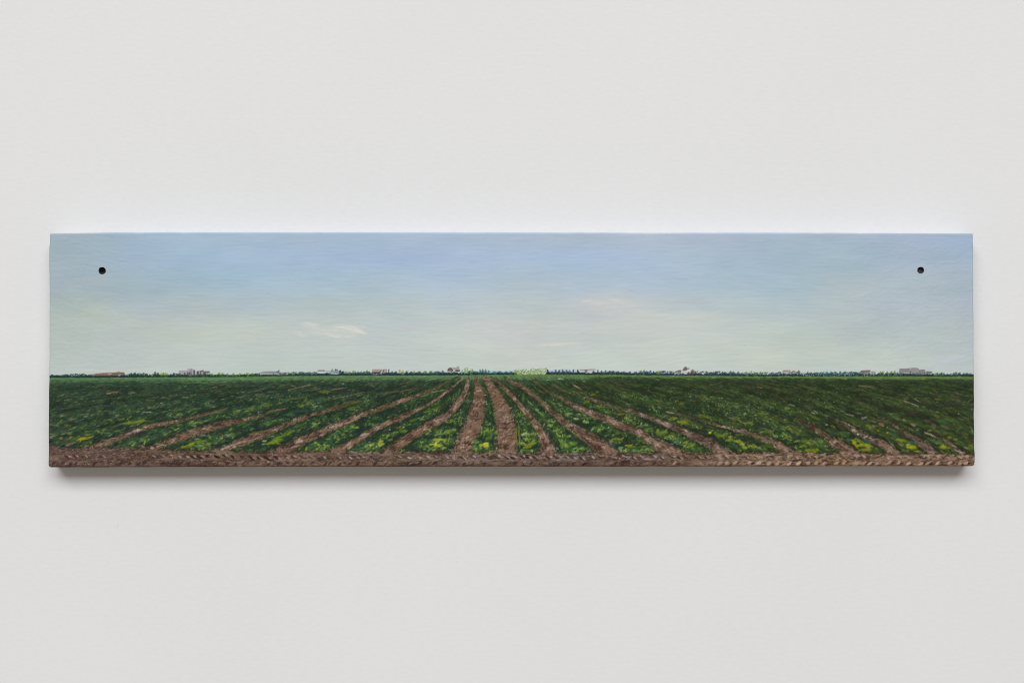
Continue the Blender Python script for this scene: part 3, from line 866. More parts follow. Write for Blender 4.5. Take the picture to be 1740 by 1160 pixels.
    for (x0, ax, ay, bx, by, w, col, a) in [
        (80, 105, 352, 150, 340, 14, tan, .8), (80, 195, 338, 292, 325, 16, (132, 112, 80), .7), (80, 690, 266, 830, 238, 20, (150, 118, 94), .85), (80, 730, 262, 800, 250, 10, (64, 44, 40), .8),
        (80, 940, 262, 1015, 248, 12, (128, 112, 100), .7), (80, 405, 300, 530, 250, 12, (90, 96, 82), .7), (80, 1090, 480, 1215, 474, 14, (142, 156, 130), .85), (80, 700, 500, 800, 470, 22, (88, 100, 92), .6),
        (80, 580, 460, 660, 430, 14, (104, 96, 80), .5), (80, 1200, 420, 1280, 420, 14, (92, 112, 92), .6), (80, 1310, 365, 1340, 378, 8, (150, 160, 150), .7), (80, 160, 440, 280, 425, 14, (92, 84, 62), .5),
        (80, 40, 780, 60, 745, 20, (132, 108, 98), .8), (80, 140, 785, 180, 770, 30, (140, 114, 98), .8), (80, 210, 868, 330, 820, 24, (120, 100, 82), .85), (80, 30, 580, 60, 560, 16, (112, 120, 96), .6),
        (80, 40, 500, 60, 490, 12, (100, 112, 84), .6), (80, 430, 690, 470, 700, 12, (120, 124, 60), .6), (80, 820, 565, 900, 550, 24, (104, 118, 48), .85), (80, 920, 560, 980, 525, 22, (96, 116, 50), .85),
        (80, 880, 605, 1150, 570, 34, (104, 120, 36), .9), (80, 710, 560, 760, 575, 14, (118, 136, 70), .8), (80, 560, 680, 620, 720, 26, (104, 120, 44), .9), (80, 630, 735, 660, 670, 24, (96, 112, 42), .9),
        (80, 340, 800, 520, 765, 34, (138, 128, 22), .95), (80, 360, 790, 430, 775, 18, (156, 146, 30), .9), (80, 190, 625, 280, 635, 24, (84, 106, 46), .8), (80, 90, 635, 130, 615, 14, (120, 134, 96), .7),
        (80, 1140, 340, 1200, 335, 26, (92, 100, 36), .7), (80, 420, 530, 470, 520, 20, (104, 132, 98), .75), (80, 340, 520, 480, 485, 9, (112, 112, 82), .6),
        (80, 900, 735, 1080, 680, 16, (148, 134, 130), .85), (80, 980, 695, 1080, 670, 10, (172, 160, 158), .8), (80, 660, 815, 800, 770, 14, (138, 122, 116), .7),
        (80, 1100, 640, 1365, 600, 16, (112, 98, 88), .6), (80, 1180, 905, 1240, 885, 16, (190, 176, 170), .85), (80, 1260, 880, 1365, 845, 14, (168, 150, 140), .8), (80, 1130, 930, 1180, 915, 12, (160, 140, 132), .7),
        (80, 740, 876, 990, 880, 10, (100, 90, 90), .6), (80, 780, 905, 800, 930, 14, (160, 144, 140), .7), (80, 640, 915, 660, 910, 12, (140, 124, 116), .7), (80, 980, 905, 1050, 925, 12, (150, 132, 120), .6),
        (280, 560, 940, 640, 925, 22, (176, 158, 152), .8), (280, 640, 915, 780, 855, 20, (164, 146, 140), .8), (280, 800, 850, 960, 800, 20, (150, 128, 120), .7), (280, 1000, 800, 1120, 755, 16, (156, 132, 120), .6),
        (280, 430, 515, 720, 435, 12, (120, 94, 78), .85), (280, 390, 505, 440, 515, 10, (96, 58, 46), .8), (280, 1200, 470, 1365, 440, 8, (146, 104, 86), .9), (280, 1040, 235, 1220, 180, 6, (120, 116, 92), .7),
        (280, 950, 245, 1060, 230, 6, (92, 104, 82), .6), (280, 1040, 282, 1160, 266, 9, (122, 104, 86), .6), (280, 1190, 240, 1250, 240, 10, (128, 112, 86), .6), (280, 470, 412, 600, 398, 8, (98, 84, 56), .6),
        (280, 550, 190, 610, 180, 8, (148, 132, 100), .7), (280, 620, 165, 680, 160, 12, (112, 90, 66), .6), (280, 200, 305, 280, 305, 14, (116, 134, 86), .8), (280, 290, 280, 360, 275, 14, (98, 122, 82), .7),
        (280, 760, 290, 800, 290, 12, (116, 140, 120), .7), (280, 650, 330, 710, 325, 12, (112, 136, 116), .7), (280, 840, 305, 890, 303, 8, (132, 152, 128), .7), (280, 550, 358, 575, 352, 10, (100, 130, 112), .7),
        (280, 1100, 535, 1200, 505, 6, (100, 60, 46), .6), (280, 80, 460, 210, 440, 20, (78, 98, 48), .7), (280, 300, 440, 420, 430, 18, (84, 104, 46), .7), (280, 140, 510, 215, 500, 20, (96, 124, 84), .75),
        (280, 100, 535, 150, 530, 20, (92, 122, 92), .6), (280, 780, 470, 880, 455, 14, (86, 108, 48), .7), (280, 920, 440, 1030, 430, 18, (92, 108, 42), .7), (280, 1100, 410, 1250, 395, 18, (92, 102, 40), .7),
        (280, 1280, 380, 1365, 365, 14, (112, 118, 46), .7), (280, 180, 880, 330, 850, 34, (108, 122, 34), .85), (280, 330, 830, 470, 810, 30, (92, 116, 36), .85), (280, 280, 850, 340, 835, 20, (140, 148, 40), .9),
        (280, 340, 790, 400, 785, 16, (128, 150, 116), .8), (280, 410, 750, 470, 740, 20, (100, 130, 112), .8), (280, 330, 870, 460, 865, 18, (72, 118, 66), .8), (280, 480, 850, 540, 840, 30, (124, 136, 44), .85),
        (280, 720, 745, 750, 740, 18, (124, 140, 66), .85), (280, 900, 650, 1000, 600, 20, (74, 110, 60), .8), (280, 820, 640, 960, 600, 26, (60, 98, 44), .7), (280, 1090, 585, 1150, 570, 16, (64, 104, 70), .8),
        (280, 1130, 810, 1180, 805, 24, (140, 158, 124), .9), (280, 1180, 850, 1365, 790, 44, (112, 128, 30), .9), (280, 1240, 800, 1365, 750, 30, (92, 118, 40), .85), (280, 1120, 850, 1180, 835, 20, (126, 142, 60), .85),
        (280, 960, 730, 1200, 690, 18, (108, 96, 58), .6), (280, 250, 690, 330, 690, 26, (120, 126, 84), .6), (280, 440, 745, 540, 750, 10, (126, 112, 104), .6),
        (480, 60, 220, 200, 185, 9, (150, 118, 92), .9), (480, 190, 190, 325, 158, 11, (158, 126, 100), .9), (480, 0, 168, 85, 152, 8, (110, 96, 82), .7), (480, 330, 222, 450, 203, 8, (112, 98, 76), .7),
        (480, 550, 220, 680, 200, 12, (136, 104, 82), .85), (480, 640, 200, 740, 195, 10, (142, 78, 60), .85), (480, 560, 330, 760, 285, 7, (124, 112, 84), .8), (480, 740, 290, 950, 240, 8, (122, 110, 82), .8),
        (480, 440, 125, 490, 118, 12, (138, 118, 74), .8), (480, 690, 145, 705, 146, 8, (200, 190, 170), .9), (480, 1010, 165, 1060, 165, 8, (142, 108, 92), .8), (480, 420, 240, 560, 240, 28, (94, 104, 34), .8),
        (480, 180, 405, 250, 400, 28, (110, 118, 38), .8), (480, 270, 375, 340, 365, 24, (106, 116, 36), .8), (480, 60, 325, 200, 315, 18, (84, 88, 44), .7), (480, 390, 335, 490, 335, 34, (42, 78, 72), .7),
        (480, 100, 470, 260, 460, 26, (40, 74, 66), .7), (480, 0, 510, 140, 500, 22, (56, 96, 64), .7), (480, 0, 440, 35, 435, 9, (148, 104, 86), .9), (480, 1000, 145, 1200, 120, 8, (104, 82, 70), .6),
        (480, 1150, 262, 1365, 232, 18, (98, 82, 66), .65), (480, 270, 505, 320, 512, 22, (34, 42, 50), .85), (480, 690, 375, 900, 345, 26, (98, 92, 44), .6), (480, 620, 640, 700, 610, 18, (150, 122, 116), .7),
        (480, 700, 615, 830, 570, 18, (148, 118, 110), .75), (480, 140, 835, 240, 810, 22, (162, 140, 130), .8), (480, 100, 890, 200, 860, 20, (150, 124, 110), .7), (480, 430, 745, 490, 735, 14, (164, 146, 130), .8),
        (480, 900, 745, 1000, 725, 26, (158, 138, 132), .85), (480, 880, 790, 960, 760, 22, (142, 120, 112), .7), (480, 1100, 650, 1200, 600, 22, (142, 106, 84), .7), (480, 690, 900, 760, 860, 16, (150, 130, 120), .7),
        (480, 0, 740, 120, 690, 44, (92, 112, 36), .8), (480, 110, 660, 260, 610, 30, (58, 92, 42), .7), (480, 740, 440, 850, 425, 30, (76, 104, 40), .8), (480, 800, 650, 890, 660, 24, (110, 130, 36), .85),
        (480, 790, 640, 820, 632, 12, (140, 160, 110), .8), (480, 680, 735, 720, 730, 26, (128, 136, 44), .85), (480, 700, 700, 760, 690, 20, (92, 128, 58), .8), (480, 400, 840, 440, 860, 20, (164, 158, 34), .95),
        (480, 470, 860, 495, 855, 18, (172, 170, 70), .95), (480, 420, 870, 430, 890, 12, (150, 140, 30), .9), (480, 630, 790, 660, 795, 14, (150, 148, 40), .9), (480, 500, 790, 560, 780, 20, (84, 124, 72), .8),
        (480, 300, 850, 400, 845, 26, (62, 102, 58), .8), (480, 1000, 855, 1060, 850, 30, (150, 158, 82), .9), (480, 1095, 840, 1180, 840, 40, (158, 158, 64), .95), (480, 1110, 815, 1170, 812, 24, (172, 170, 76), .95),
        (480, 1100, 865, 1150, 868, 14, (160, 158, 60), .9), (480, 1200, 745, 1240, 740, 26, (126, 144, 60), .85), (480, 1220, 800, 1280, 790, 24, (110, 130, 50), .85), (480, 1235, 678, 1248, 680, 10, (200, 208, 200), .9),
        (480, 1270, 715, 1340, 700, 24, (108, 126, 34), .85), (480, 900, 890, 980, 885, 18, (94, 112, 70), .8), (480, 1000, 690, 1070, 685, 10, (120, 116, 70), .5),
        (680, 0, 150, 90, 125, 12, (112, 78, 62), .75), (680, 60, 130, 160, 108, 10, (100, 84, 68), .6), (680, 0, 240, 210, 182, 12, (106, 86, 70), .7), (680, 200, 140, 350, 115, 10, (40, 62, 50), .7), (680, 290, 115, 420, 85, 16, (92, 130, 92), .8),
        (680, 350, 165, 520, 110, 10, (30, 46, 40), .8), (680, 230, 300, 330, 265, 14, (112, 124, 72), .8), (680, 330, 255, 530, 215, 14, (104, 126, 84), .7), (680, 25, 650, 45, 652, 10, (210, 212, 200), .9),
        (680, 0, 700, 80, 690, 40, (90, 116, 30), .85), (680, 270, 480, 360, 460, 24, (92, 116, 38), .8), (680, 100, 580, 190, 565, 30, (72, 108, 36), .8), (680, 340, 410, 460, 370, 18, (80, 104, 44), .7),
        (680, 340, 850, 480, 860, 28, (168, 166, 50), .95), (680, 370, 800, 500, 790, 30, (158, 160, 58), .95), (680, 400, 830, 450, 815, 18, (184, 182, 70), .95), (680, 420, 870, 470, 872, 16, (176, 174, 50), .95),
        (680, 500, 800, 540, 800, 30, (118, 134, 48), .85), (680, 390, 745, 480, 725, 26, (98, 128, 76), .85), (680, 480, 730, 640, 680, 22, (84, 114, 58), .8), (680, 600, 680, 650, 675, 22, (122, 142, 92), .85),
        (680, 640, 550, 740, 545, 18, (92, 108, 92), .7), (680, 690, 480, 740, 465, 16, (104, 138, 98), .7), (680, 760, 350, 830, 345, 16, (92, 104, 120), .6), (680, 770, 370, 790, 360, 8, (150, 160, 170), .7),
        (680, 920, 855, 1010, 865, 34, (178, 172, 34), .95), (680, 960, 840, 1025, 835, 26, (196, 190, 50), .95), (680, 990, 870, 1030, 875, 20, (188, 182, 40), .95), (680, 860, 840, 910, 820, 36, (84, 132, 80), .9),
        (680, 840, 905, 900, 890, 24, (104, 132, 40), .9), (680, 980, 620, 1050, 620, 20, (78, 132, 70), .85), (680, 990, 800, 1060, 760, 26, (92, 116, 36), .8), (680, 960, 730, 1080, 690, 40, (60, 96, 34), .7),
        (680, 1090, 500, 1105, 590, 24, (110, 116, 36), .7), (680, 1050, 590, 1100, 580, 24, (38, 52, 60), .8), (680, 880, 235, 940, 225, 16, (168, 138, 112), .8), (680, 920, 215, 940, 235, 8, (190, 168, 140), .8),
        (680, 900, 400, 940, 375, 30, (146, 114, 104), .7), (680, 870, 440, 900, 420, 10, (160, 140, 132), .7), (680, 780, 710, 830, 690, 24, (164, 140, 124), .75), (680, 760, 790, 795, 750, 20, (180, 156, 140), .85),
        (680, 715, 790, 745, 770, 20, (166, 148, 140), .8), (680, 690, 890, 740, 875, 18, (176, 156, 142), .8), (680, 610, 860, 700, 850, 26, (76, 52, 48), .8), (680, 850, 640, 930, 640, 60, (132, 98, 80), .7),
        (680, 940, 470, 970, 520, 24, (128, 98, 80), .6), (680, 1100, 575, 1160, 570, 16, (70, 44, 40), .85), (680, 1110, 640, 1180, 760, 26, (96, 68, 58), .6), (680, 1180, 890, 1240, 850, 34, (80, 58, 52), .6), (680, 1270, 900, 1330, 800, 44, (148, 114, 100), .6),
        (680, 1250, 640, 1330, 620, 50, (132, 94, 76), .6), (680, 1200, 540, 1240, 500, 30, (140, 110, 100), .6), (680, 1085, 215, 1140, 240, 18, (122, 128, 104), .7), (680, 950, 270, 1010, 278, 5, (190, 190, 170), .8), (680, 850, 350, 860, 360, 8, (200, 190, 170), .8),
        (680, 1200, 850, 1230, 990, 24, (74, 56, 52), .5), (680, 1345, 640, 1350, 920, 14, (116, 112, 52), .7),
        (880, 30, 740, 130, 735, 44, (112, 136, 84), .9), (880, 50, 730, 110, 718, 24, (136, 156, 110), .9), (880, 60, 890, 150, 880, 30, (136, 136, 36), .9), (880, 110, 860, 210, 830, 36, (124, 130, 30), .9),
        (880, 90, 790, 160, 780, 30, (112, 124, 34), .85), (880, 110, 610, 120, 615, 20, (110, 136, 98), .8), (880, 40, 545, 80, 540, 18, (86, 120, 76), .8), (880, 40, 910, 140, 915, 24, (88, 112, 34), .8),
        (880, 5, 600, 20, 900, 20, (120, 116, 60), .6), (880, 60, 360, 60, 260, 40, (58, 104, 60), .6), (880, 110, 345, 160, 390, 18, (104, 142, 104), .85), (880, 190, 440, 290, 515, 22, (92, 134, 84), .9),
        (880, 200, 430, 240, 455, 20, (116, 150, 108), .9), (880, 340, 630, 410, 625, 22, (124, 150, 96), .9), (880, 400, 690, 490, 680, 26, (114, 140, 76), .9), (880, 340, 590, 400, 570, 22, (78, 122, 72), .8),
        (880, 570, 760, 615, 750, 30, (128, 134, 44), .9), (880, 480, 870, 550, 860, 44, (92, 124, 60), .85), (880, 600, 860, 690, 830, 34, (100, 128, 48), .85), (880, 660, 900, 690, 880, 20, (150, 146, 44), .9),
        (880, 440, 890, 470, 900, 24, (96, 146, 108), .85), (880, 500, 920, 560, 915, 20, (80, 116, 44), .8), (880, 380, 720, 420, 740, 40, (30, 72, 76), .7), (880, 300, 640, 340, 680, 26, (28, 66, 72), .7),
        (880, 560, 820, 640, 800, 30, (32, 60, 56), .7), (880, 570, 500, 630, 490, 24, (122, 152, 112), .85), (880, 640, 545, 700, 555, 22, (136, 162, 116), .95), (880, 690, 500, 720, 495, 12, (130, 156, 112), .8),
        (880, 750, 580, 820, 595, 32, (134, 158, 92), .95), (880, 760, 510, 790, 515, 14, (140, 160, 120), .8), (880, 560, 420, 610, 440, 16, (88, 128, 80), .8), (880, 330, 330, 420, 380, 22, (74, 110, 56), .7),
        (880, 850, 690, 880, 650, 22, (124, 156, 122), .9), (880, 980, 590, 1020, 595, 18, (112, 140, 92), .8), (880, 1090, 785, 1200, 790, 24, (134, 130, 40), .9), (880, 1180, 800, 1230, 765, 18, (140, 132, 44), .9),
        (880, 1000, 750, 1040, 740, 24, (88, 124, 80), .8), (880, 1040, 690, 1090, 685, 30, (56, 102, 76), .8), (880, 1240, 860, 1330, 855, 26, (152, 144, 36), .95), (880, 1160, 895, 1210, 890, 34, (110, 150, 110), .9),
        (880, 1270, 880, 1365, 870, 26, (112, 122, 40), .85), (880, 1140, 720, 1180, 715, 24, (112, 116, 38), .8), (880, 880, 660, 1000, 640, 26, (76, 106, 40), .7), (880, 1060, 860, 1140, 830, 50, (30, 64, 62), .6),
        (880, 640, 160, 740, 220, 18, (138, 108, 88), .9), (880, 650, 165, 700, 195, 8, (166, 138, 116), .9), (880, 640, 410, 700, 415, 20, (140, 108, 92), .8), (880, 1270, 440, 1310, 445, 40, (138, 106, 98), .85),
        (880, 1180, 335, 1310, 390, 8, (118, 104, 82), .7), (880, 170, 110, 260, 165, 12, (112, 96, 72), .75), (880, 400, 155, 500, 205, 14, (108, 90, 66), .7), (880, 340, 100, 530, 92, 8, (120, 140, 120), .5),
        (880, 460, 88, 530, 92, 7, (176, 190, 170), .8), (880, 330, 103, 350, 102, 7, (170, 186, 166), .8), (880, 750, 118, 780, 122, 9, (140, 150, 130), .8), (880, 240, 105, 300, 108, 24, (92, 118, 46), .7),
        (880, 840, 275, 900, 270, 20, (106, 116, 40), .8), (880, 900, 240, 940, 245, 24, (98, 112, 44), .7), (880, 760, 370, 830, 355, 34, (112, 112, 30), .8), (880, 900, 410, 960, 415, 26, (106, 112, 34), .8),
        (880, 1150, 500, 1220, 495, 26, (120, 116, 30), .85), (880, 1040, 470, 1100, 480, 24, (72, 98, 46), .7), (880, 1270, 575, 1320, 570, 26, (104, 136, 84), .85), (880, 1330, 600, 1365, 590, 24, (80, 118, 66), .7),
        (880, 600, 640, 640, 670, 50, (64, 42, 40), .75), (880, 700, 690, 740, 740, 40, (72, 48, 44), .7), (880, 800, 820, 900, 900, 60, (66, 46, 42), .5), (880, 920, 880, 1000, 960, 60, (64, 46, 44), .55), (880, 790, 770, 850, 790, 20, (164, 136, 112), .8),
        (880, 900, 820, 980, 850, 30, (146, 114, 104), .7), (880, 1000, 880, 1180, 960, 70, (134, 98, 84), .5), (880, 270, 880, 320, 950, 50, (76, 52, 46), .6), (880, 300, 800, 360, 820, 40, (148, 116, 110), .7), (880, 340, 880, 420, 900, 50, (150, 118, 108), .6),
        (880, 210, 680, 250, 720, 24, (90, 58, 46), .6), (880, 100, 420, 140, 470, 22, (120, 100, 80), .6), (880, 350, 460, 390, 500, 34, (76, 54, 44), .6),
        (1080, 235, 565, 300, 590, 34, (138, 106, 88), .8), (1080, 350, 470, 450, 490, 16, (148, 134, 118), .85), (1080, 240, 420, 300, 430, 16, (126, 116, 108), .7), (1080, 420, 540, 490, 550, 26, (116, 126, 34), .85),
        (1080, 490, 590, 600, 595, 40, (124, 130, 28), .9), (1080, 230, 710, 370, 710, 54, (104, 124, 40), .85), (1080, 110, 680, 200, 660, 26, (80, 118, 56), .8), (1080, 380, 740, 430, 760, 26, (110, 128, 36), .85), (1080, 20, 640, 90, 640, 26, (84, 122, 74), .8),
        (1080, 440, 830, 500, 810, 26, (96, 138, 108), .85), (1080, 470, 770, 550, 780, 24, (62, 112, 66), .7), (1080, 560, 830, 600, 810, 30, (140, 134, 34), .9), (1080, 600, 870, 680, 850, 50, (106, 124, 44), .85), (1080, 700, 885, 780, 890, 26, (76, 106, 34), .8),
        (1080, 80, 878, 120, 872, 20, (128, 124, 36), .9), (1080, 0, 845, 20, 840, 24, (110, 130, 40), .8), (1080, 530, 900, 600, 890, 24, (60, 96, 44), .7), (1080, 840, 715, 880, 708, 24, (186, 168, 20), .95), (1080, 850, 705, 870, 720, 14, (206, 184, 40), .95),
        (1080, 920, 740, 1030, 740, 44, (104, 124, 36), .85), (1080, 1090, 770, 1110, 750, 20, (160, 140, 24), .9), (1080, 1040, 800, 1120, 800, 30, (120, 130, 34), .85), (1080, 1140, 810, 1250, 825, 28, (142, 138, 24), .9), (1080, 1230, 885, 1300, 890, 34, (124, 138, 30), .9),
        (1080, 1300, 870, 1365, 880, 24, (158, 142, 26), .95), (1080, 1110, 850, 1160, 830, 30, (40, 92, 80), .8), (1080, 1180, 570, 1220, 570, 16, (112, 130, 50), .8), (1080, 1250, 605, 1350, 600, 22, (98, 120, 52), .8), (1080, 720, 510, 880, 540, 34, (96, 112, 36), .7),
        (1080, 660, 520, 720, 510, 40, (58, 86, 76), .6), (1080, 1160, 680, 1200, 690, 16, (140, 116, 104), .7), (1080, 1220, 675, 1290, 690, 22, (146, 118, 104), .8), (1080, 1280, 700, 1340, 720, 20, (118, 94, 78), .7), (1080, 1160, 740, 1260, 730, 24, (84, 108, 62), .7),
        (1080, 850, 155, 890, 160, 10, (130, 108, 92), .7), (1080, 960, 175, 1020, 190, 8, (124, 96, 78), .7), (1080, 620, 295, 640, 295, 12, (120, 144, 110), .8), (1080, 995, 312, 1010, 315, 14, (156, 156, 120), .85), (1080, 1050, 490, 1070, 490, 14, (150, 156, 112), .85),
        (1080, 400, 240, 430, 240, 18, (106, 118, 56), .75), (1080, 490, 380, 560, 380, 24, (104, 116, 32), .75), (1080, 1140, 400, 1200, 410, 10, (112, 126, 104), .7), (1080, 1170, 375, 1185, 380, 12, (150, 160, 140), .8), (1080, 1310, 290, 1365, 285, 18, (98, 116, 60), .7),
        (1080, 230, 90, 270, 105, 8, (110, 140, 84), .8), (1080, 590, 90, 660, 102, 9, (116, 146, 82), .8), (1080, 380, 80, 440, 88, 7, (112, 140, 84), .7), (1080, 40, 640, 120, 700, 20, (120, 92, 74), .4), (1080, 900, 870, 1060, 940, 40, (138, 108, 90), .6),
        (1080, 80, 740, 150, 800, 30, (150, 124, 94), .5), (1080, 130, 790, 170, 770, 18, (162, 138, 108), .7), (1080, 250, 860, 270, 850, 18, (176, 150, 136), .8), (1080, 300, 920, 500, 950, 50, (150, 120, 98), .5), (1080, 780, 800, 900, 780, 30, (116, 90, 76), .6), (1080, 580, 730, 700, 760, 20, (128, 100, 88), .6),
        (1080, 200, 250, 350, 290, 30, (74, 88, 40), .6), (1080, 900, 560, 960, 560, 20, (92, 96, 62), .6),
        (1280, 40, 180, 110, 195, 14, (140, 104, 74), .85), (1280, 230, 200, 310, 215, 10, (108, 90, 72), .7), (1280, 220, 375, 260, 385, 16, (124, 98, 66), .8), (1280, 360, 425, 420, 430, 24, (112, 130, 80), .85), (1280, 410, 385, 485, 405, 13, (140, 146, 116), .85),
        (1280, 330, 335, 390, 360, 8, (124, 122, 96), .7), (1280, 670, 475, 715, 495, 12, (172, 172, 150), .9), (1280, 820, 508, 870, 520, 10, (130, 120, 106), .8), (1280, 840, 405, 905, 445, 14, (108, 98, 62), .75), (1280, 930, 455, 950, 465, 14, (112, 116, 66), .8),
        (1280, 1000, 455, 1060, 475, 12, (124, 124, 108), .8), (1280, 1060, 490, 1170, 518, 12, (150, 142, 122), .9), (1280, 1170, 480, 1260, 495, 20, (104, 104, 104), .6), (1280, 1250, 545, 1310, 535, 30, (130, 128, 134), .85), (1280, 1020, 580, 1100, 620, 8, (138, 124, 108), .9),
        (1280, 1090, 615, 1185, 660, 8, (150, 138, 128), .9), (1280, 1200, 730, 1225, 728, 16, (170, 170, 190), .8), (1280, 1275, 765, 1325, 750, 24, (164, 142, 132), .85), (1280, 1140, 790, 1210, 890, 40, (140, 134, 16), .95), (1280, 1200, 860, 1340, 850, 40, (148, 142, 26), .95),
        (1280, 1170, 780, 1290, 840, 26, (118, 126, 24), .9), (1280, 1220, 915, 1365, 905, 26, (116, 130, 34), .9), (1280, 1000, 710, 1130, 720, 34, (52, 96, 60), .8), (1280, 890, 700, 930, 740, 40, (32, 84, 78), .8), (1280, 1180, 770, 1220, 790, 24, (56, 120, 84), .85),
        (1280, 1080, 790, 1120, 800, 40, (36, 100, 84), .8), (1280, 1260, 800, 1330, 830, 40, (32, 86, 78), .8), (1280, 980, 770, 1030, 790, 30, (108, 116, 40), .8), (1280, 890, 630, 950, 660, 24, (118, 112, 34), .8), (1280, 830, 625, 860, 620, 22, (128, 138, 72), .85),
        (1280, 660, 520, 780, 560, 34, (92, 106, 34), .7), (1280, 500, 460, 600, 490, 34, (84, 98, 34), .6), (1280, 350, 570, 380, 560, 24, (118, 132, 66), .8), (1280, 620, 920, 760, 905, 40, (120, 126, 28), .9), (1280, 600, 910, 630, 930, 20, (124, 138, 40), .9),
        (1280, 560, 860, 620, 880, 30, (112, 126, 40), .85), (1280, 460, 820, 540, 800, 24, (124, 132, 52), .85), (1280, 360, 770, 430, 750, 30, (106, 122, 44), .8), (1280, 150, 700, 220, 715, 24, (102, 120, 44), .8), (1280, 80, 660, 160, 665, 20, (98, 112, 50), .7),
        (1280, 610, 825, 660, 830, 20, (142, 130, 36), .8), (1280, 740, 800, 780, 800, 30, (50, 110, 76), .8), (1280, 780, 800, 810, 810, 20, (120, 140, 74), .8), (1280, 80, 870, 240, 880, 40, (64, 92, 34), .8), (1280, 0, 890, 24, 880, 22, (170, 150, 20), .9), (1280, 20, 870, 110, 912, 16, (146, 116, 102), .7),
        (1280, 520, 690, 560, 680, 24, (92, 120, 86), .75), (1280, 560, 640, 580, 660, 20, (100, 126, 74), .7), (1280, 1180, 445, 1270, 440, 24, (78, 102, 56), .7), (1280, 1220, 170, 1365, 185, 10, (136, 116, 92), .8), (1280, 600, 190, 770, 185, 10, (106, 90, 66), .5),
        (1280, 1190, 350, 1340, 400, 24, (88, 76, 58), .5), (1280, 260, 850, 420, 900, 30, (140, 106, 86), .6), (1280, 990, 840, 1100, 900, 30, (128, 98, 78), .6), (1280, 860, 245, 880, 240, 10, (122, 128, 116), .7), (1280, 40, 320, 70, 318, 12, (104, 124, 112), .7),
        (1280, 850, 870, 860, 880, 14, (150, 160, 150), .7), (1280, 1300, 620, 1365, 650, 30, (92, 110, 38), .7), (1280, 1310, 690, 1365, 700, 30, (32, 40, 54), .7),
        (1470, 440, 340, 620, 412, 12, (150, 138, 118), .9), (1470, 560, 318, 640, 362, 10, (130, 130, 118), .85), (1470, 400, 322, 450, 345, 8, (106, 88, 76), .7), (1470, 60, 570, 130, 590, 14, (132, 116, 84), .7), (1470, 150, 605, 220, 635, 26, (154, 116, 88), .85),
        (1470, 160, 625, 210, 630, 10, (140, 76, 46), .7), (1470, 240, 650, 350, 700, 10, (122, 124, 108), .7), (1470, 530, 615, 585, 640, 24, (152, 132, 108), .9), (1470, 690, 575, 760, 580, 24, (110, 70, 48), .75), (1470, 770, 630, 820, 640, 44, (106, 82, 74), .8),
        (1470, 690, 710, 820, 765, 13, (160, 148, 134), .9), (1470, 1000, 855, 1060, 885, 16, (148, 136, 124), .85), (1470, 1030, 905, 1110, 938, 14, (160, 150, 140), .9), (1470, 900, 790, 960, 800, 12, (132, 110, 96), .7), (1470, 1190, 355, 1245, 320, 8, (120, 118, 100), .7),
        (1470, 800, 520, 860, 530, 20, (112, 92, 60), .6), (1470, 1040, 320, 1110, 350, 22, (96, 70, 62), .7), (1470, 1060, 350, 1110, 352, 9, (130, 112, 104), .7), (1470, 800, 325, 880, 330, 14, (108, 122, 52), .75), (1470, 910, 540, 1030, 580, 34, (66, 98, 44), .7),
        (1470, 830, 570, 960, 600, 34, (52, 92, 58), .6), (1470, 720, 690, 770, 680, 22, (126, 130, 80), .8), (1470, 430, 570, 470, 580, 24, (104, 122, 72), .75), (1470, 350, 560, 390, 560, 26, (84, 112, 70), .7), (1470, 240, 490, 400, 490, 12, (96, 116, 80), .5),
        (1470, 360, 790, 480, 820, 34, (128, 132, 30), .9), (1470, 470, 870, 600, 890, 44, (150, 144, 26), .95), (1470, 470, 850, 520, 855, 26, (170, 160, 30), .95), (1470, 560, 925, 635, 930, 20, (146, 142, 32), .95), (1470, 510, 820, 590, 835, 36, (36, 100, 84), .85),
        (1470, 270, 720, 370, 740, 34, (42, 92, 70), .8), (1470, 240, 715, 270, 715, 20, (140, 134, 36), .9), (1470, 130, 685, 160, 690, 24, (144, 128, 34), .9), (1470, 20, 630, 110, 660, 30, (104, 112, 34), .8), (1470, 820, 835, 860, 835, 20, (140, 146, 38), .9),
        (1470, 850, 880, 960, 880, 50, (116, 126, 34), .9), (1470, 890, 860, 920, 880, 24, (160, 152, 40), .95), (1470, 760, 800, 900, 830, 34, (54, 98, 60), .8), (1470, 950, 770, 1000, 770, 34, (118, 124, 46), .85), (1470, 1020, 795, 1070, 790, 24, (116, 126, 36), .85),
        (1470, 1190, 890, 1260, 885, 34, (88, 96, 34), .85), (1470, 1110, 850, 1150, 845, 30, (66, 90, 40), .7), (1470, 1050, 690, 1080, 690, 24, (78, 106, 56), .7), (1470, 0, 870, 60, 880, 50, (140, 144, 34), .95), (1470, 0, 910, 70, 908, 24, (112, 130, 32), .9), (1470, 0, 820, 60, 830, 40, (34, 94, 80), .8),
        (1470, 1230, 660, 1250, 720, 20, (104, 132, 104), .7), (1470, 1210, 640, 1240, 660, 14, (110, 130, 90), .6), (1470, 510, 750, 640, 800, 26, (96, 84, 84), .6), (1470, 640, 830, 760, 900, 30, (112, 92, 88), .6), (1470, 730, 940, 790, 938, 20, (150, 134, 134), .8),
        (1470, 60, 800, 130, 790, 16, (150, 128, 112), .7), (1470, 150, 850, 280, 880, 30, (124, 98, 82), .6), (1470, 250, 930, 330, 925, 24, (150, 128, 124), .7), (1470, 900, 430, 980, 440, 22, (82, 82, 40), .6), (1470, 0, 180, 60, 184, 10, (104, 92, 60), .6),
    ]:
        x = x0 + (ax + bx) / 2 / 6.825
        y = 630 + (ay + by) / 2 / 6.825
        L = math.hypot(bx - ax, by - ay) / 6.825
        an = math.atan2(by - ay, bx - ax)
        ww = w / 6.825
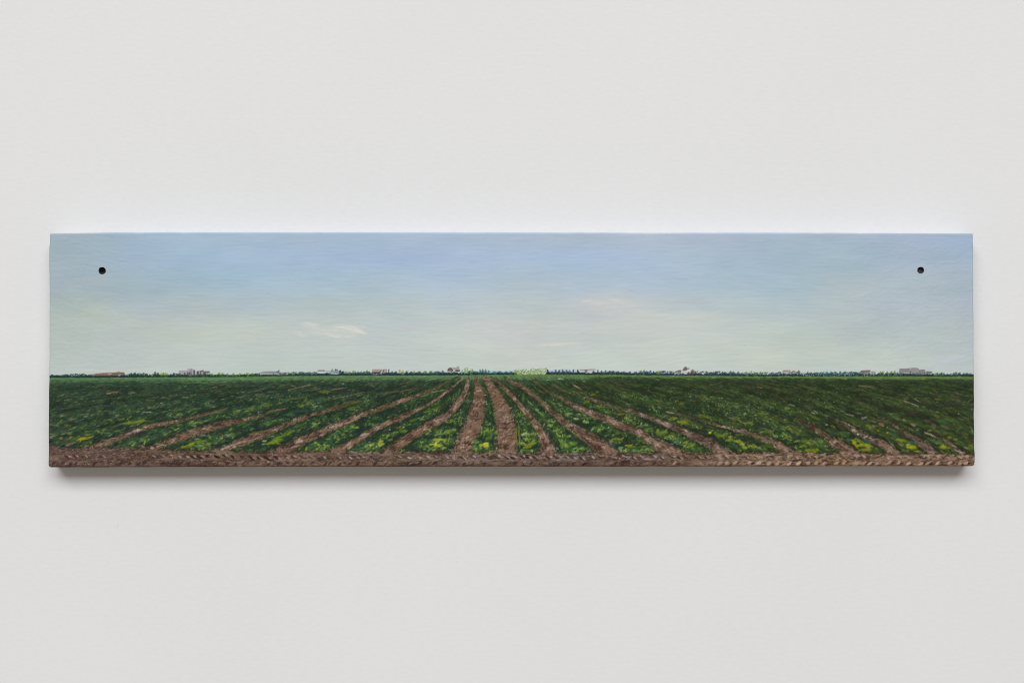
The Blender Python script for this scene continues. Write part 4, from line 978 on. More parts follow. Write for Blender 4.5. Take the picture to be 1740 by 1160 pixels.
        # each is laid as a couple of smaller touches so that it keeps a broken edge
        dab(x, y, L * 1.1 + .6, ww * 1.05 + .3, an, col, a * .8, .9, bend=rng.normal(0, .12 * ww), br=.45, p=2.4, jit=16)
        for k in range(int(2 + L * ww * .16)):
            f = rnd(-.45, .45)
            dab(x + math.cos(an) * L * f + rng.normal(0, ww * .25), y + math.sin(an) * L * f + rng.normal(0, ww * .25), rnd(1.2, max(2.2, L * .35)), rnd(.7, max(1.0, ww * .5)), an + rng.normal(0, .4),
                np.array(col) * rnd(.78, 1.18), a * .8, rnd(.7, 1.1), br=.2, p=2)


def paint_track():
    m = YY > ttop(XX) + (vnoise(11, 8, 71) - .5) * 5 + (vnoise(3.5, 3, 74) - .5) * 3
    LAB[m] = L_TRACK
    n1, n2 = vnoise(30, 5, 72), vnoise(120, 30, 73)
    base = np.array((103, 82, 71)) + (n1[..., None] - .5) * 24
    left = smooth(330, 120, XX)[..., None]
    right = smooth(1100, 1400, XX)[..., None]
    base = base + (vnoise(55, 9, 75) - .5)[..., None] * 34 + (vnoise(16, 6, 76) - .5)[..., None] * 22
    base = base + left * np.array((-4, -6, 0)) + right * np.array((16, 10, 2))
    K[m] = base[m]
    T[m] = .3
    for q in range(9500):
        x = rnd(80, 1660)
        t0 = ttop(x)
        y = rnd(t0 - 1.5, 795)
        r = rng.random()
        rt = float(smooth(1080, 1350, x))
        md = float(smooth(560, 700, x) * smooth(1250, 1120, x))
        band = abs(y - 777) < 4 or abs(y - 787) < 4
        if r < (.36 if band else .24):
            c = pick(SOIL_D, 8)
        elif r < .86:
            c = np.array(pick(SOIL_M, 8)) * (1 - rt) + np.array(pick([(146, 114, 90), (138, 106, 84), (154, 124, 100)], 8)) * rt
            if x < 330 and y > 780 and rng.random() < .7:
                c = pick([(104, 79, 80), (98, 74, 77), (110, 84, 80)], 6)
            if 140 < x < 230 and y < 775 and rng.random() < .6:
                c = pick([(70, 60, 58), (84, 72, 70), (60, 52, 50), (132, 116, 112)], 6)
        else:
            c = pick(SOIL_G if rng.random() < .5 else [(140, 114, 96)], 8)
            if md > .4 and abs(y - 778) < 6:
                c = pick([(140, 128, 130), (152, 140, 142), (128, 116, 118), (120, 106, 106)], 8)
        dab(x, y, rnd(2, 8), rnd(.8, 2.2), rng.normal(0, .35), c, rnd(.45, .85), rnd(.35, .8), bend=rng.normal(0, .5), br=.4)
    # broad patches: damp dark earth, mauve and dusty lavender, dragged along the track
    for q in range(620):
        x, y = rnd(84, 1655), rnd(767, 791)
        n = at(NC, x, y) * .5 + at(NA, x, y) * .5 + rng.normal(0, .12)
        rt, md = float(smooth(1080, 1350, x)), float(smooth(520, 680, x) * smooth(1180, 1080, x))
        if n < .45:
            c, h_ = pick([(60, 47, 43), (70, 54, 48), (54, 44, 44), (66, 50, 42)], 5), .25
        elif md > .5 and y < 783:
            c, h_ = pick([(134, 122, 122), (116, 104, 106), (146, 132, 130), (100, 86, 84)], 7), .8
        elif rt > .5:
            c, h_ = pick([(146, 116, 92), (134, 104, 82), (156, 126, 104)], 6), .9
        elif x < 330:
            c, h_ = pick([(112, 82, 72), (106, 78, 78), (96, 76, 68), (124, 92, 78)], 6), .6
        else:
            c, h_ = pick([(122, 96, 78), (112, 88, 74), (132, 108, 94)], 6), .7
        dab(x, y, rnd(8, 26), rnd(1.6, 4.2), rng.normal(0, .12), c, rnd(.45, .85), h_, bend=rng.normal(0, .8), br=.6, dry=.7, p=2.4)
    # soil spilling out of the furrows on to the track
    for i, (pl, st) in enumerate(FUR):
        a_, b_ = (pl[0], pl[1]) if pl[0][1] > pl[-1][1] else (pl[-1], pl[-2])
        for q in range(int(10 + a_[2] * 5)):
            x = a_[0] + rng.normal(0, a_[2] * .9)
            y = ttop(x) + rnd(-6, 6)
            an = math.atan2(a_[1] - b_[1], a_[0] - b_[0]) * rnd(0, 1) if abs(a_[0] - b_[0]) > 4 else rnd(-.4, .4)
            c = pick([(120, 94, 76), (132, 106, 90), (144, 120, 108), (104, 80, 66), (72, 55, 47)], 7)
            dab(x, y, rnd(3, 9), rnd(1, 2.6), an + rng.normal(0, .3), c, rnd(.5, .9), rnd(.4, .9), bend=rng.normal(0, .6), br=.4, p=2)
    # darker dirt line right under the rows' ends and dusty light line on the verge
    for q in range(900):
        x = rnd(84, 1656)
        f, fi, sd = fs_at(x, ttop(x) - 4)
        if f > .5:
            dab(x, ttop(x) - rnd(-2.5, 3.5), rnd(2, 7), rnd(1, 2.4), rng.normal(0, .2), pick([(48, 40, 36), (40, 44, 36), (58, 44, 38)], 6), rnd(.5, .85), .5)
    # tyre treads: upper band leans one way, lower band the other
    x = 88.0
    while x < 1652:
        up = 776.5 + rng.normal(0, .9) - (1.0 if x < 420 else 0)
        rt = float(smooth(1080, 1300, x))
        lowc = 787.0 + rng.normal(0, .6)
        dk = pick([(52, 38, 35), (58, 42, 39), (46, 34, 33)], 4)
        st = 1.0 if 320 < x < 480 else max(.3, 1.7 * at(NC, x, up) - .2) * rnd(.6, 1)
        if (x > 250 or rng.random() < .4) and st > .15:
            st = min(st, 1)
            dab(x + rnd(-2, 2), up, rnd(9, 14), rnd(3.6, 5.2), rnd(.32, .66), dk, .95 * st, .1, br=.2, p=2, bend=rnd(-.6, .6))
            if rng.random() < .85:
                g = pick([(156, 132, 116), (146, 124, 110), (166, 146, 136)] if not 560 < x < 1150 else [(158, 146, 146), (146, 134, 136), (166, 152, 146)], 7)
                dab(x + 5 + rnd(-1, 1), up + rnd(-1.5, 1), rnd(6, 10), rnd(1.8, 3.2), rnd(.3, .7), g, rnd(.7, .95), .95, br=.3, p=2)
        x2 = x + rnd(2, 7)
        if rt < rng.random() and rng.random() < .3 + 1.0 * at(NA, x2, lowc):
            dab(x2, lowc, rnd(8, 12), rnd(3.2, 4.8), -rnd(.35, .75), pick([(58, 43, 39), (64, 48, 43), (52, 40, 37)], 5), rnd(.65, .95), .1, br=.2, p=2, bend=rnd(-.6, .6))
        if rt > rng.random() * .9:
            dab(x2, lowc - rnd(0, 1.5), rnd(8, 12), rnd(4, 6.2), -rnd(.35, .8), pick([(164, 132, 108), (156, 126, 102), (170, 142, 122), (154, 132, 122)], 7), rnd(.8, .98), 1.0, br=.25, p=2.2, bend=rnd(-.8, .8))
            dab(x2 + 6, lowc + rnd(-1, 2), rnd(6, 9), rnd(2.2, 3.6), -rnd(.3, .8), pick([(56, 42, 38), (64, 48, 42)], 5), rnd(.8, .97), .1, br=.3, p=2)
            dab(x2 + rnd(-3, 3), up - rnd(2, 5), rnd(8, 16), rnd(2.0, 3.4), rng.normal(.1, .2), pick([(156, 124, 100), (164, 136, 116)], 6), rnd(.5, .85), .9, br=.45)
        x += rnd(11.5, 17) if x < 500 else rnd(9, 23)
    for q in range(700):                       # dry grass and crumbs
        x, y = rnd(84, 1655), rnd(766, 792)
        if rng.random() < .4:
            dab(x, y, rnd(2, 6), rnd(.45, .8), -1.57 + rng.normal(0, .4), pick([(146, 124, 84), (112, 98, 60), (128, 108, 78)], 8), rnd(.3, .65), .7, br=0)
        else:
            dab(x, y, rnd(.8, 2), rnd(.7, 1.2), rnd(-1, 1), pick([(176, 160, 148), (150, 128, 110), (54, 42, 40), (190, 178, 170)], 8), rnd(.5, .85), .9, br=0)
    for (x, y) in [(145, 786), (148, 782), (142, 789), (151, 788), (312, 789), (430, 787)]:
        for k in range(5):
            dab(x + rng.normal(0, 2), y + rng.normal(0, 1.6), rnd(2, 5), rnd(.6, 1), -1.57 + rng.normal(0, .5), pick([(132, 116, 66), (116, 106, 56)], 6), .8, .8, br=0)
    # the thinner, darker paint along the lower edge
    for q in range(420):
        x = rnd(80, 1660)
        dab(x, rnd(790.5, 794), rnd(4, 14), rnd(1, 2.0), rng.normal(0, .06), pick([(74, 56, 50), (62, 48, 44), (86, 66, 58)], 6), rnd(.4, .8), .3)


# ---- the far line of trees and farms -------------------------------------------------------------
def R9(x0, pts, k=7.909):
    return [(x0 + p[0] / k, 600 + p[1] / k) for p in pts]


def tree(x, top, w, col, n=14, lab=L_TREES, base=None):
    hb = hor(x) - 1.5 if base is None else base
    dab(x, (top + hb) / 2 + .6, (hb - top) * 1.15, w * .95, 1.57, col, .6, .5, br=.2, p=1.6, lab=lab)
    for k in range(n + 6):
        f = rng.random()
        yy = top + f * (hb - top)
        ww = w * (.35 + .65 * f)
        dab(x + rng.normal(0, .33) * ww, yy, rnd(1.2, 2.6), rnd(.8, 1.7), rnd(-1.2, 1.2), np.array(col) * rnd(.82, 1.2), rnd(.65, .95), rnd(.4, .9), br=.2, p=2, lab=lab)


def paint_horizon():
    for q in range(1500):                        # thin dark ground for the hedge
        x = rnd(80, 1660)
        if 877 < x < 929:
            continue
        dab(x, hor(x) - rnd(.2, 2.8), rnd(4, 9), rnd(1.4, 2.4), rng.normal(0, .05), (40, 64, 58), .8, .4, lab=L_TREES)
    # haze of far woods
    for (xa, xb, col, a, up) in [(84, 160, (120, 142, 150), .4, 4), (560, 610, (130, 150, 160), .3, 4), (800, 880, (126, 160, 172), .8, 6.5), (700, 765, (132, 160, 166), .5, 6), (930, 980, (150, 162, 188), .6, 9), (1020, 1080, (150, 168, 184), .4, 6),
                                 (1085, 1135, (140, 160, 186), .6, 8), (1128, 1180, (140, 164, 184), .5, 6), (1190, 1330, (140, 160, 172), .5, 7), (1345, 1470, (112, 142, 158), .7, 7), (1460, 1540, (130, 156, 160), .35, 6), (430, 500, (140, 166, 172), .5, 6)]:
        for q in range(int((xb - xa) * 1.1)):
            x = rnd(xa, xb)
            dab(x, hor(x) - rnd(2.5, up), rnd(3, 8), rnd(1.4, 2.6), rng.normal(0, .15), np.array(col) + rng.normal(0, 5, 3), a * rnd(.4, .9), .5)
    # hedge band along the whole horizon
    for q in range(7000):
        x = rnd(80, 1660)
        if 877 < x < 929:
            continue
        hy = hor(x)
        if x < 300:
            pal = [(30, 54, 46), (38, 66, 52), (44, 62, 62), (26, 46, 40)]
        elif x < 500:
            pal = [(28, 56, 40), (36, 70, 46), (24, 48, 38), (58, 90, 50)]
        elif x < 930:
            pal = [(26, 46, 48), (34, 62, 58), (38, 76, 66), (22, 38, 44), (44, 84, 70)]
        else:
            pal = [(34, 52, 60), (40, 60, 66), (44, 70, 66), (28, 44, 50), (46, 68, 56)]
        f = rng.random()
        bump_ = (at(NA, x, 600) * .5 + at(NB, x, 600) * .5 - .45) * 8
        if f < .55:
            dab(x, hy - rnd(.3, 2.6), rnd(2, 5), rnd(.8, 1.7), rng.normal(0, .15), pick([pal[0], pal[3]], 5), rnd(.7, .95), .5, lab=L_TREES)
        else:
            dab(x, hy - rnd(1.2, max(2.4, 4.9 + bump_)), rnd(1.6, 3.8), rnd(1.1, 2.2), rnd(-.9, .9), pick(pal, 7), rnd(.6, .9), rnd(.5, .9), br=.2, lab=L_TREES)
    dk, bl, gr, li, ol = (36, 62, 52), (52, 80, 100), (66, 104, 66), (128, 146, 76), (92, 116, 60)
    for (x, top, w, col) in [(88, 636, 8, (44, 66, 70)), (96, 636.5, 6, dk), (113, 636.5, 5, dk), (118, 636.8, 5, (50, 70, 80)), (137, 635.8, 3, dk), (146, 636, 7, dk), (150, 637, 5, dk),
                             (223, 633.5, 5, (32, 60, 44)), (229, 632.5, 7, (34, 62, 46)), (244, 632.5, 5, (62, 96, 66)), (248, 634, 5, dk), (264, 631, 5, (40, 70, 54)), (268, 633, 5, dk), (295, 633.2, 6, (36, 66, 50)), (303, 634, 6, (34, 62, 44)), (276, 632.6, 10, (112, 142, 56)), (282, 632.6, 8, (120, 148, 60)),
                             (372, 631.8, 7, (128, 148, 74)), (378, 633, 6, (104, 132, 70)), (386, 634, 6, (76, 122, 120)), (396, 633.5, 8, (122, 142, 66)), (408, 633.3, 8, (124, 142, 60)), (420, 632.8, 8, (120, 140, 62)), (428, 633, 7, (118, 140, 64)), (360, 634, 6, (74, 108, 66)),
                             (497, 632, 10, (92, 128, 90)), (508, 632.5, 10, (70, 106, 80)), (520, 633, 9, (66, 106, 78)), (530, 632.5, 7, (96, 126, 92)), (536, 631.5, 6, (74, 110, 80)),
                             (564, 626.5, 6, (60, 92, 104)), (570, 625.5, 6, (48, 80, 96)), (573, 627, 5, (46, 74, 88)), (578, 628.5, 6, (36, 60, 74)), (582, 630, 5, (40, 66, 66)), (588, 630.5, 6, (92, 122, 78)), (594, 632, 6, (84, 116, 66)), (600, 628.5, 5, (98, 130, 84)), (604, 631, 4, (80, 116, 70)),
                             (608, 631, 4, (54, 92, 86)), (613, 630.5, 5, (52, 92, 88)), (618, 631, 5, (60, 98, 76)), (623, 628.8, 4, (52, 92, 66)), (627, 631, 4, (50, 88, 62)), (660, 626.5, 2.6, (76, 56, 66)), (666, 630, 7, (60, 90, 98)), (672, 630.5, 5, (56, 84, 90)),
                             (679, 627.5, 6, (140, 150, 92)), (684, 627, 5, (150, 158, 96)), (691, 630, 7, (48, 76, 84)), (698, 630.5, 7, (50, 76, 76)), (703, 629.5, 5, (104, 128, 96)), (712, 630, 8, (58, 90, 68)), (722, 629.5, 8, (76, 110, 76)), (732, 629.5, 8, (70, 104, 74)), (742, 630, 8, (66, 96, 84)), (752, 629, 7, (84, 100, 104)),
                             (790, 625, 4, (120, 150, 98)), (794, 624, 4, (112, 144, 92)), (800, 626, 4, (128, 156, 104)), (803, 626, 3, (120, 148, 100)), (785, 628, 5, (110, 146, 112)), (816, 627, 4, (56, 98, 100)), (820, 626.5, 5, (48, 86, 86)), (825, 626.5, 5, (60, 104, 100)), (830, 628.5, 5, (70, 116, 112)),
                             (840, 630, 8, (66, 110, 126)), (850, 630, 8, (64, 108, 120)), (860, 630.5, 8, (60, 106, 108)), (868, 631, 8, (58, 98, 92)),
                             (929.5, 626.5, 1.8, (30, 46, 60)), (930.5, 628, 2.4, (30, 46, 60)), (944, 627.5, 6, (72, 92, 122)), (950, 628, 6, (60, 80, 104)), (956, 627.5, 6, (68, 92, 112)), (962, 628, 5, (70, 92, 118)), (968, 628, 5, (72, 94, 122)), (938, 630, 5, (76, 94, 120)),
                             (974, 627.5, 2.5, (38, 58, 76)), (981, 627.5, 3, (34, 54, 70)), (1008, 629.5, 4, (42, 66, 80)), (1015.5, 628, 2.6, (36, 58, 70)), (1022, 629.5, 4, (50, 74, 90)), (1029, 628.8, 4, (56, 84, 76)), (1036, 629.5, 5, (56, 82, 82)), (1042, 629, 4, (52, 78, 84)), (1050, 629.5, 5, (58, 84, 90)),
                             (1060, 630, 5, (60, 90, 86)), (1070, 630.5, 6, (50, 76, 84)), (1080, 631, 6, (48, 72, 80)), (1088, 628.6, 6, (86, 112, 80)), (1094, 628, 6, (76, 104, 78)), (1099, 629.5, 5, (48, 70, 80)), (1105, 629, 5, (56, 82, 96)), (1110, 630.5, 4, (40, 60, 72)), (1117, 629.8, 5, (104, 124, 58)), (1121, 629.8, 5, (98, 120, 54)),
                             (1212, 631.5, 5, (66, 88, 96)), (1217, 631, 4, (58, 76, 86)), (1228, 632, 6, (72, 92, 104)), (1241, 629.8, 5, (62, 88, 90)), (1246, 630.5, 5, (56, 84, 84)), (1254, 631, 6, (70, 96, 84)), (1268, 631.5, 8, (96, 122, 70)), (1276, 629.5, 3, (110, 136, 120)), (1282, 631.5, 8, (92, 120, 66)), (1292, 631.5, 6, (86, 114, 74)), (1300, 631, 6, (116, 148, 112)), (1312, 632, 8, (70, 96, 110)),
                             (1372, 631, 4, (52, 84, 92)), (1378, 632, 5, (50, 80, 86)), (1398, 631.5, 6, (62, 94, 112)), (1405, 631, 6, (58, 90, 104)), (1412, 631, 6, (56, 86, 104)), (1420, 630.5, 6, (62, 94, 116)), (1428, 630, 5, (74, 106, 128)), (1436, 631, 6, (62, 92, 104)), (1446, 631, 7, (58, 88, 100)), (1455, 631.5, 6, (56, 86, 92)), (1388, 632, 6, (60, 90, 96)),
                             (1495, 631, 5, (78, 112, 66)), (1500, 629.5, 5, (88, 120, 66)), (1507, 631, 6, (70, 104, 66)), (1514, 630, 6, (84, 118, 62)), (1520, 629.5, 6, (92, 124, 60)), (1530, 632, 6, (60, 92, 66)), (1590, 633, 7, (90, 122, 80)), (1602, 633.5, 6, (70, 104, 76)), (1620, 632.8, 7, (50, 86, 68)), (1630, 633, 7, (48, 84, 70)), (1642, 633.5, 7, (50, 84, 70))]:
        tree(x, top, w, col, n=int(7 + w * 1.6))
    # the yellow-green copse left of the middle
    for q in range(330):
        x = rnd(874, 929)
        top = 628 - 3.0 * smooth(880, 925, x) + rng.normal(0, .8)
        y = rnd(top, 637.5)
        c = pick([(126, 152, 88), (140, 162, 92), (108, 136, 72), (132, 148, 66), (96, 124, 76)], 8) if y < 634 else pick([(116, 134, 52), (134, 138, 54), (104, 126, 50)], 6)
        dab(x, y, rnd(1.2, 3.2), rnd(.9, 1.8), rnd(-1, 1) if y < 634 else 0, c, rnd(.6, .95), .7, br=.2, lab=L_TREES)
    for q in range(16):
        dab(rnd(880, 928), rnd(627, 632), rnd(1.2, 2.4), 1.2, 1.4, (72, 104, 84), .7, .7, br=0, lab=L_TREES)
    # farms: every building is a few flat touches
    h = L_HOUSE
    # long brown-roofed shed on the far left
    poly(R9(80, [(592, 298), (640, 268), (800, 258), (1030, 250), (1052, 276), (1030, 286), (800, 300), (620, 304)]), (140, 94, 72), h)
    poly(R9(80, [(592, 298), (640, 268), (655, 276), (625, 300)]), (168, 136, 110), h)
    poly(R9(80, [(808, 284), (842, 264), (870, 276), (840, 286)]), (196, 160, 136), h)
    poly(R9(80, [(870, 262), (1030, 254), (1035, 268), (880, 282)]), (128, 86, 64), h)
    dab(201, 631.2, 5, 1.6, 0, (84, 108, 62), .85, .7, lab=L_TREES)
    # grey farm with purple trees
    h += 1
    poly(R9(290, [(102, 282), (110, 230), (222, 228), (226, 206), (268, 202), (300, 214), (320, 240), (322, 285)]), (158, 152, 150), h)
    poly(R9(290, [(104, 240), (110, 230), (222, 228), (222, 238)]), (144, 134, 134), h)
    poly(R9(290, [(330, 284), (345, 232), (380, 228), (440, 236), (440, 284)]), (160, 148, 146), h)
    poly(R9(290, [(388, 246), (395, 230), (440, 222), (446, 244)]), (112, 84, 84), h)
    poly(R9(290, [(440, 262), (450, 238), (520, 238), (528, 262)]), (112, 80, 76), h)
    poly(R9(290, [(270, 204), (280, 198), (290, 206), (286, 214)]), (112, 94, 92), h)
    for (zx, zt, zw) in [(120, 262, 3), (185, 262, 3), (222, 248, 2), (245, 250, 2.4), (270, 228, 2.2), (312, 216, 3), (318, 232, 3.4), (362, 232, 3.4), (368, 246, 3), (402, 246, 2.4), (445, 256, 2.6)]:
        tree(290 + zx / 7.909, 600 + zt / 7.909, zw, (76, 68, 84), 9, base=637)
    # long low barn with a cupola
    h += 1
    poly(R9(290, [(1200, 284), (1205, 262), (1590, 264), (1585, 284)]), (166, 182, 186), h)
    poly(R9(290, [(1200, 264), (1215, 246), (1320, 238), (1412, 238), (1424, 258), (1400, 264)]), (134, 128, 136), h)
    poly(R9(290, [(1410, 262), (1416, 238), (1440, 234), (1444, 220), (1456, 220), (1464, 252), (1450, 264)]), (112, 92, 106), h)
    poly(R9(290, [(1464, 262), (1468, 252), (1590, 254), (1588, 264)]), (134, 104, 96), h)
    poly(R9(290, [(1490, 266), (1580, 266), (1575, 278), (1490, 278)]), (198, 206, 208), h)
    # white shed and grey barn
    h += 1
    poly(R9(500, [(308, 270), (312, 240), (380, 240), (380, 268)]), (194, 202, 206), h)
    poly(R9(500, [(308, 240), (318, 224), (405, 224), (414, 240)]), (92, 84, 92), h)
    h += 1
    poly(R9(500, [(462, 264), (474, 232), (594, 228), (602, 264)]), (146, 147, 155), h)
    poly(R9(500, [(462, 282), (462, 262), (602, 262), (602, 282)]), (190, 198, 192), h)
    poly(R9(500, [(412, 246), (420, 232), (474, 232), (464, 246)]), (142, 138, 146), h)
    # tan-roofed farmhouse with red gables
    h += 1
    poly(R9(500, [(1030, 288), (1030, 262), (1168, 262), (1180, 284)]), (174, 162, 164), h)
    poly(R9(500, [(1040, 250), (1046, 212), (1160, 210), (1176, 214), (1140, 250)]), (158, 140, 126), h)
    poly(R9(500, [(1036, 268), (1040, 247), (1140, 249), (1174, 218), (1170, 238), (1146, 268)]), (92, 58, 52), h)
    poly(R9(500, [(1176, 262), (1186, 214), (1240, 210), (1246, 262)]), (128, 92, 94), h)
    poly(R9(500, [(1206, 250), (1212, 216), (1236, 216), (1236, 250)]), (178, 160, 164), h)
    # little red barn right on the axis
    h += 1
    poly(R9(710, [(430, 192), (530, 184), (532, 174), (550, 174), (562, 222), (470, 222), (462, 196)]), (164, 146, 142), h)
    poly(R9(710, [(394, 240), (398, 208), (426, 188), (456, 196), (470, 222), (466, 244)]), (98, 62, 60), h)
    poly(R9(710, [(410, 236), (430, 210), (452, 236)]), (150, 110, 110), h)
    poly(R9(710, [(496, 244), (504, 218), (564, 220), (564, 246)]), (92, 58, 60), h)
    poly(R9(710, [(528, 186), (532, 172), (552, 174), (552, 190)]), (152, 122, 118), h)
    # long white house
    h += 1
    poly(R9(920, [(506, 252), (520, 222), (710, 222), (700, 252)]), (186, 182, 190), h)
    poly(R9(920, [(500, 222), (505, 214), (728, 211), (726, 219), (600, 224)]), (120, 92, 98), h)
    poly(R9(920, [(576, 256), (582, 224), (614, 224), (616, 256)]), (132, 98, 104), h)
    tree(983, 629, 2.6, (36, 56, 72), 6)
    tree(1008, 630, 4, (44, 66, 80), 7)
    # white farm with high purple roofs
    h += 1
    poly(R9(1130, [(120, 276), (150, 250), (215, 250), (220, 232), (320, 228), (350, 214), (352, 276)]), (200, 200, 194), h)
    poly(R9(1130, [(126, 262), (150, 234), (196, 222), (218, 226), (214, 248), (160, 252)]), (116, 86, 84), h)
    poly(R9(1130, [(228, 232), (250, 192), (264, 178), (284, 176), (292, 196), (330, 198), (322, 210), (296, 214), (288, 230)]), (116, 84, 86), h)
    poly(R9(1130, [(340, 240), (362, 212), (384, 216), (380, 240)]), (126, 96, 100), h)
    for (zx, zt, zw) in [(316, 244, 3.2), (352, 236, 5), (380, 230, 6), (405, 246, 4)]:
        tree(1130 + zx / 7.909, 600 + zt / 7.909, zw, (104, 76, 76), 12, lab=h, base=636)
    # pink cottages on the right
    h += 1
    poly(R9(1320, [(44, 160), (48, 138), (108, 136), (116, 160)], 4.833), (152, 118, 120), h)
    poly(R9(1320, [(52, 150), (100, 148), (104, 158), (52, 158)], 4.833), (178, 160, 160), h)
    poly(R9(1320, [(112, 162), (124, 142), (150, 142), (152, 162)], 4.833), (128, 98, 104), h)
    poly(R9(1320, [(160, 160), (178, 134), (196, 158)], 4.833), (112, 84, 86), h)
    poly(R9(1320, [(120, 160), (136, 152), (160, 156), (160, 164)], 4.833), (176, 164, 160), h)
    h += 1
    poly(R9(1320, [(680, 152), (690, 140), (766, 136), (768, 150), (730, 162), (700, 160)], 4.833), (120, 84, 86), h)
    poly(R9(1320, [(700, 160), (720, 150), (762, 152), (762, 164)], 4.833), (142, 116, 116), h)
    poly(R9(1320, [(768, 160), (772, 146), (806, 148), (810, 160)], 4.833), (138, 128, 132), h)
    # mauve farm near the right edge
    h += 1
    poly(R9(1320, [(1000, 158), (1006, 126), (1088, 124), (1090, 158)], 4.833), (132, 119, 122), h)
    poly(R9(1320, [(1004, 132), (1008, 125), (1088, 123), (1088, 130)], 4.833), (118, 100, 108), h)
    poly(R9(1320, [(1090, 160), (1092, 120), (1130, 114), (1164, 122), (1164, 160)], 4.833), (144, 129, 130), h)
    poly(R9(1320, [(1160, 160), (1166, 132), (1212, 130), (1222, 160)], 4.833), (134, 112, 114), h)
    poly(R9(1320, [(1218, 162), (1226, 144), (1272, 148), (1276, 162)], 4.833), (122, 98, 88), h)
    poly(R9(1320, [(1086, 160), (1088, 146), (1098, 140), (1106, 160)], 4.833), (110, 90, 92), h)
    dab(1543, 624, 2, 1, .3, (120, 104, 104), .8, .7, lab=h)
    # hedge foot again so that every building stands behind it
    for q in range(2400):
        x = rnd(82, 1658)
        if 876 < x < 929:
            continue
        c = [(30, 54, 44), (34, 60, 46)] if x < 480 else ([(24, 42, 46), (30, 54, 54)] if x < 930 else [(32, 50, 56), (38, 60, 58), (28, 44, 48)])
        dab(x, hor(x) - rnd(.1, 2.8 + 2.0 * at(NB, x, 620)), rnd(2, 5), rnd(.8, 1.6), rng.normal(0, .2), pick(c, 5), rnd(.6, .95), .5, lab=L_TREES)
    # light verge under the hedge and white flecks (posts, blossoms)
    for q in range(1500):
        x = rnd(82, 1658)
        if x > 880:
            c = pick([(92, 112, 60), (104, 122, 66), (84, 106, 58), (112, 132, 82)], 6)
            y = hor(x) + rnd(.2, 2.0)
        else:
            c = pick([(92, 126, 80), (104, 138, 90), (82, 114, 74)], 6)
            y = hor(x) + rnd(.4, 2.2)
        if 770 < x < 872 and FS[min(int((y - OY) * S) - FR0, FS.shape[0] - 1), int((x - OX) * S)] < .4:
            continue
        dab(x, y, rnd(3, 9), rnd(.8, 1.5), rng.normal(0, .06), c, rnd(.4, .8), .5)
    for q in range(150):
        x = rnd(1360, 1520) if q < 105 else rnd(1130, 1660)
        dab(x, hor(x) - rnd(-.3, 3.2), rnd(.9, 2.0), .8, 1.57, (176, 190, 170), rnd(.4, .85), .7, br=0, lab=L_TREES)
    for q in range(26):
        x = rnd(1085, 1240)
        dab(x, hor(x) + rnd(-1, .8), rnd(.9, 1.8), .8, rnd(-.6, .6), (160, 180, 160), rnd(.4, .8), .7, br=0)
    for (x, y) in [(720, 600.5)]:
        pass


paint_sky()
paint_clouds()
paint_wisps()
paint_field()
paint_track()
fm_ = LAB == L_FIELD                         # the greens are mixed a little greyer, with deeper darks
fr_ = fm_.copy()
fr_[FR0:] &= FS > .3
g_ = K.mean(-1, keepdims=True)
k_ = g_ + (K - g_) * np.array((.80, .88, .94), np.float32) + np.array((2.5, 0, -3), np.float32)
k_ = 62 + (k_ - 62) * 1.12 + 1
k_ = k_ * (1 - .05 * smooth(1020, 1150, XX))[..., None]
K[fr_] = k_[fr_]
tm_ = (LAB == L_TRACK) | (fm_ & ~fr_)
k_ = g_ + (K - g_) * .78 + np.array((1, 2, 1), np.float32)
k_ = 91 + (k_ - 91) * 1.2
K[tm_] = k_[tm_]
paint_horizon()
# edges of the sheet: bare strip of paler primer rubbed through on the upper corners, dark grime at the lower right
for q in range(160):
    x, y = (rnd(84, 1654), rnd(395, 398)) if q < 120 else (rnd(1650, 1655), rnd(400, 630))
    dab(x, y, rnd(3, 14), rnd(.8, 1.8), 0 if q < 120 else 1.57, sky_at(x, y) * rnd(.97, 1.09) + np.array((2, 2, 6)), rnd(.3, .7), .7)
for q in range(60):
    dab(rnd(1650, 1657), rnd(640, 792), rnd(3, 8), rnd(1, 2), 1.5, pick([(44, 44, 36), (50, 46, 40)], 5), rnd(.2, .6), .4)
# fine brushing of the ground that shows through the sky as even horizontal ridges
ridge = (vnoise(60, 1.9, 91) - .5) + .7 * (vnoise(24, 1.3, 92) - .5)
skym = (LAB < L_TREES)
T += ridge * (.15 + .85 * vnoise(150, 40, 94)) * np.where(skym, .17, .08)
T += (vnoise(1.2, 1.2, 93) - .5) * np.where(skym, .10, .30)
K += (ridge * np.where(skym, .8, 0.0))[..., None]
K[:] = np.clip(K, 8, 235)

# ================================================================ the board carrying the paint
ILLUM = 0.86                                 # light on the wall divided by white: paints are mixed for this room


def lin(c):
    c = np.clip(c, 0, 255) / 255.0
    return np.where(c <= 0.04045, c / 12.92, ((c + 0.055) / 1.055) ** 2.4)


def paint_material(name, rough, spec):
    m, nt, bsdf = mat(name)
    a = N(nt, 'ShaderNodeAttribute', attribute_name="paint")
    tc = N(nt, 'ShaderNodeTexCoord')
    nz = N(nt, 'ShaderNodeTexNoise')
    nz.inputs['Scale'].default_value = 900
    nz.inputs['Detail'].default_value = 3
    nt.links.new(tc.outputs['Object'], nz.inputs['Vector'])
    mr = N(nt, 'ShaderNodeMapRange')
    mr.inputs['To Min'].default_value = rough - .12
    mr.inputs['To Max'].default_value = rough + .12
    nt.links.new(nz.outputs['Fac'], mr.inputs['Value'])
    nt.links.new(mr.outputs[0], bsdf.inputs['Roughness'])
    nt.links.new(a.outputs['Color'], bsdf.inputs['Base Color'])
    bsdf.inputs['Specular IOR Level'].default_value = spec
    return m


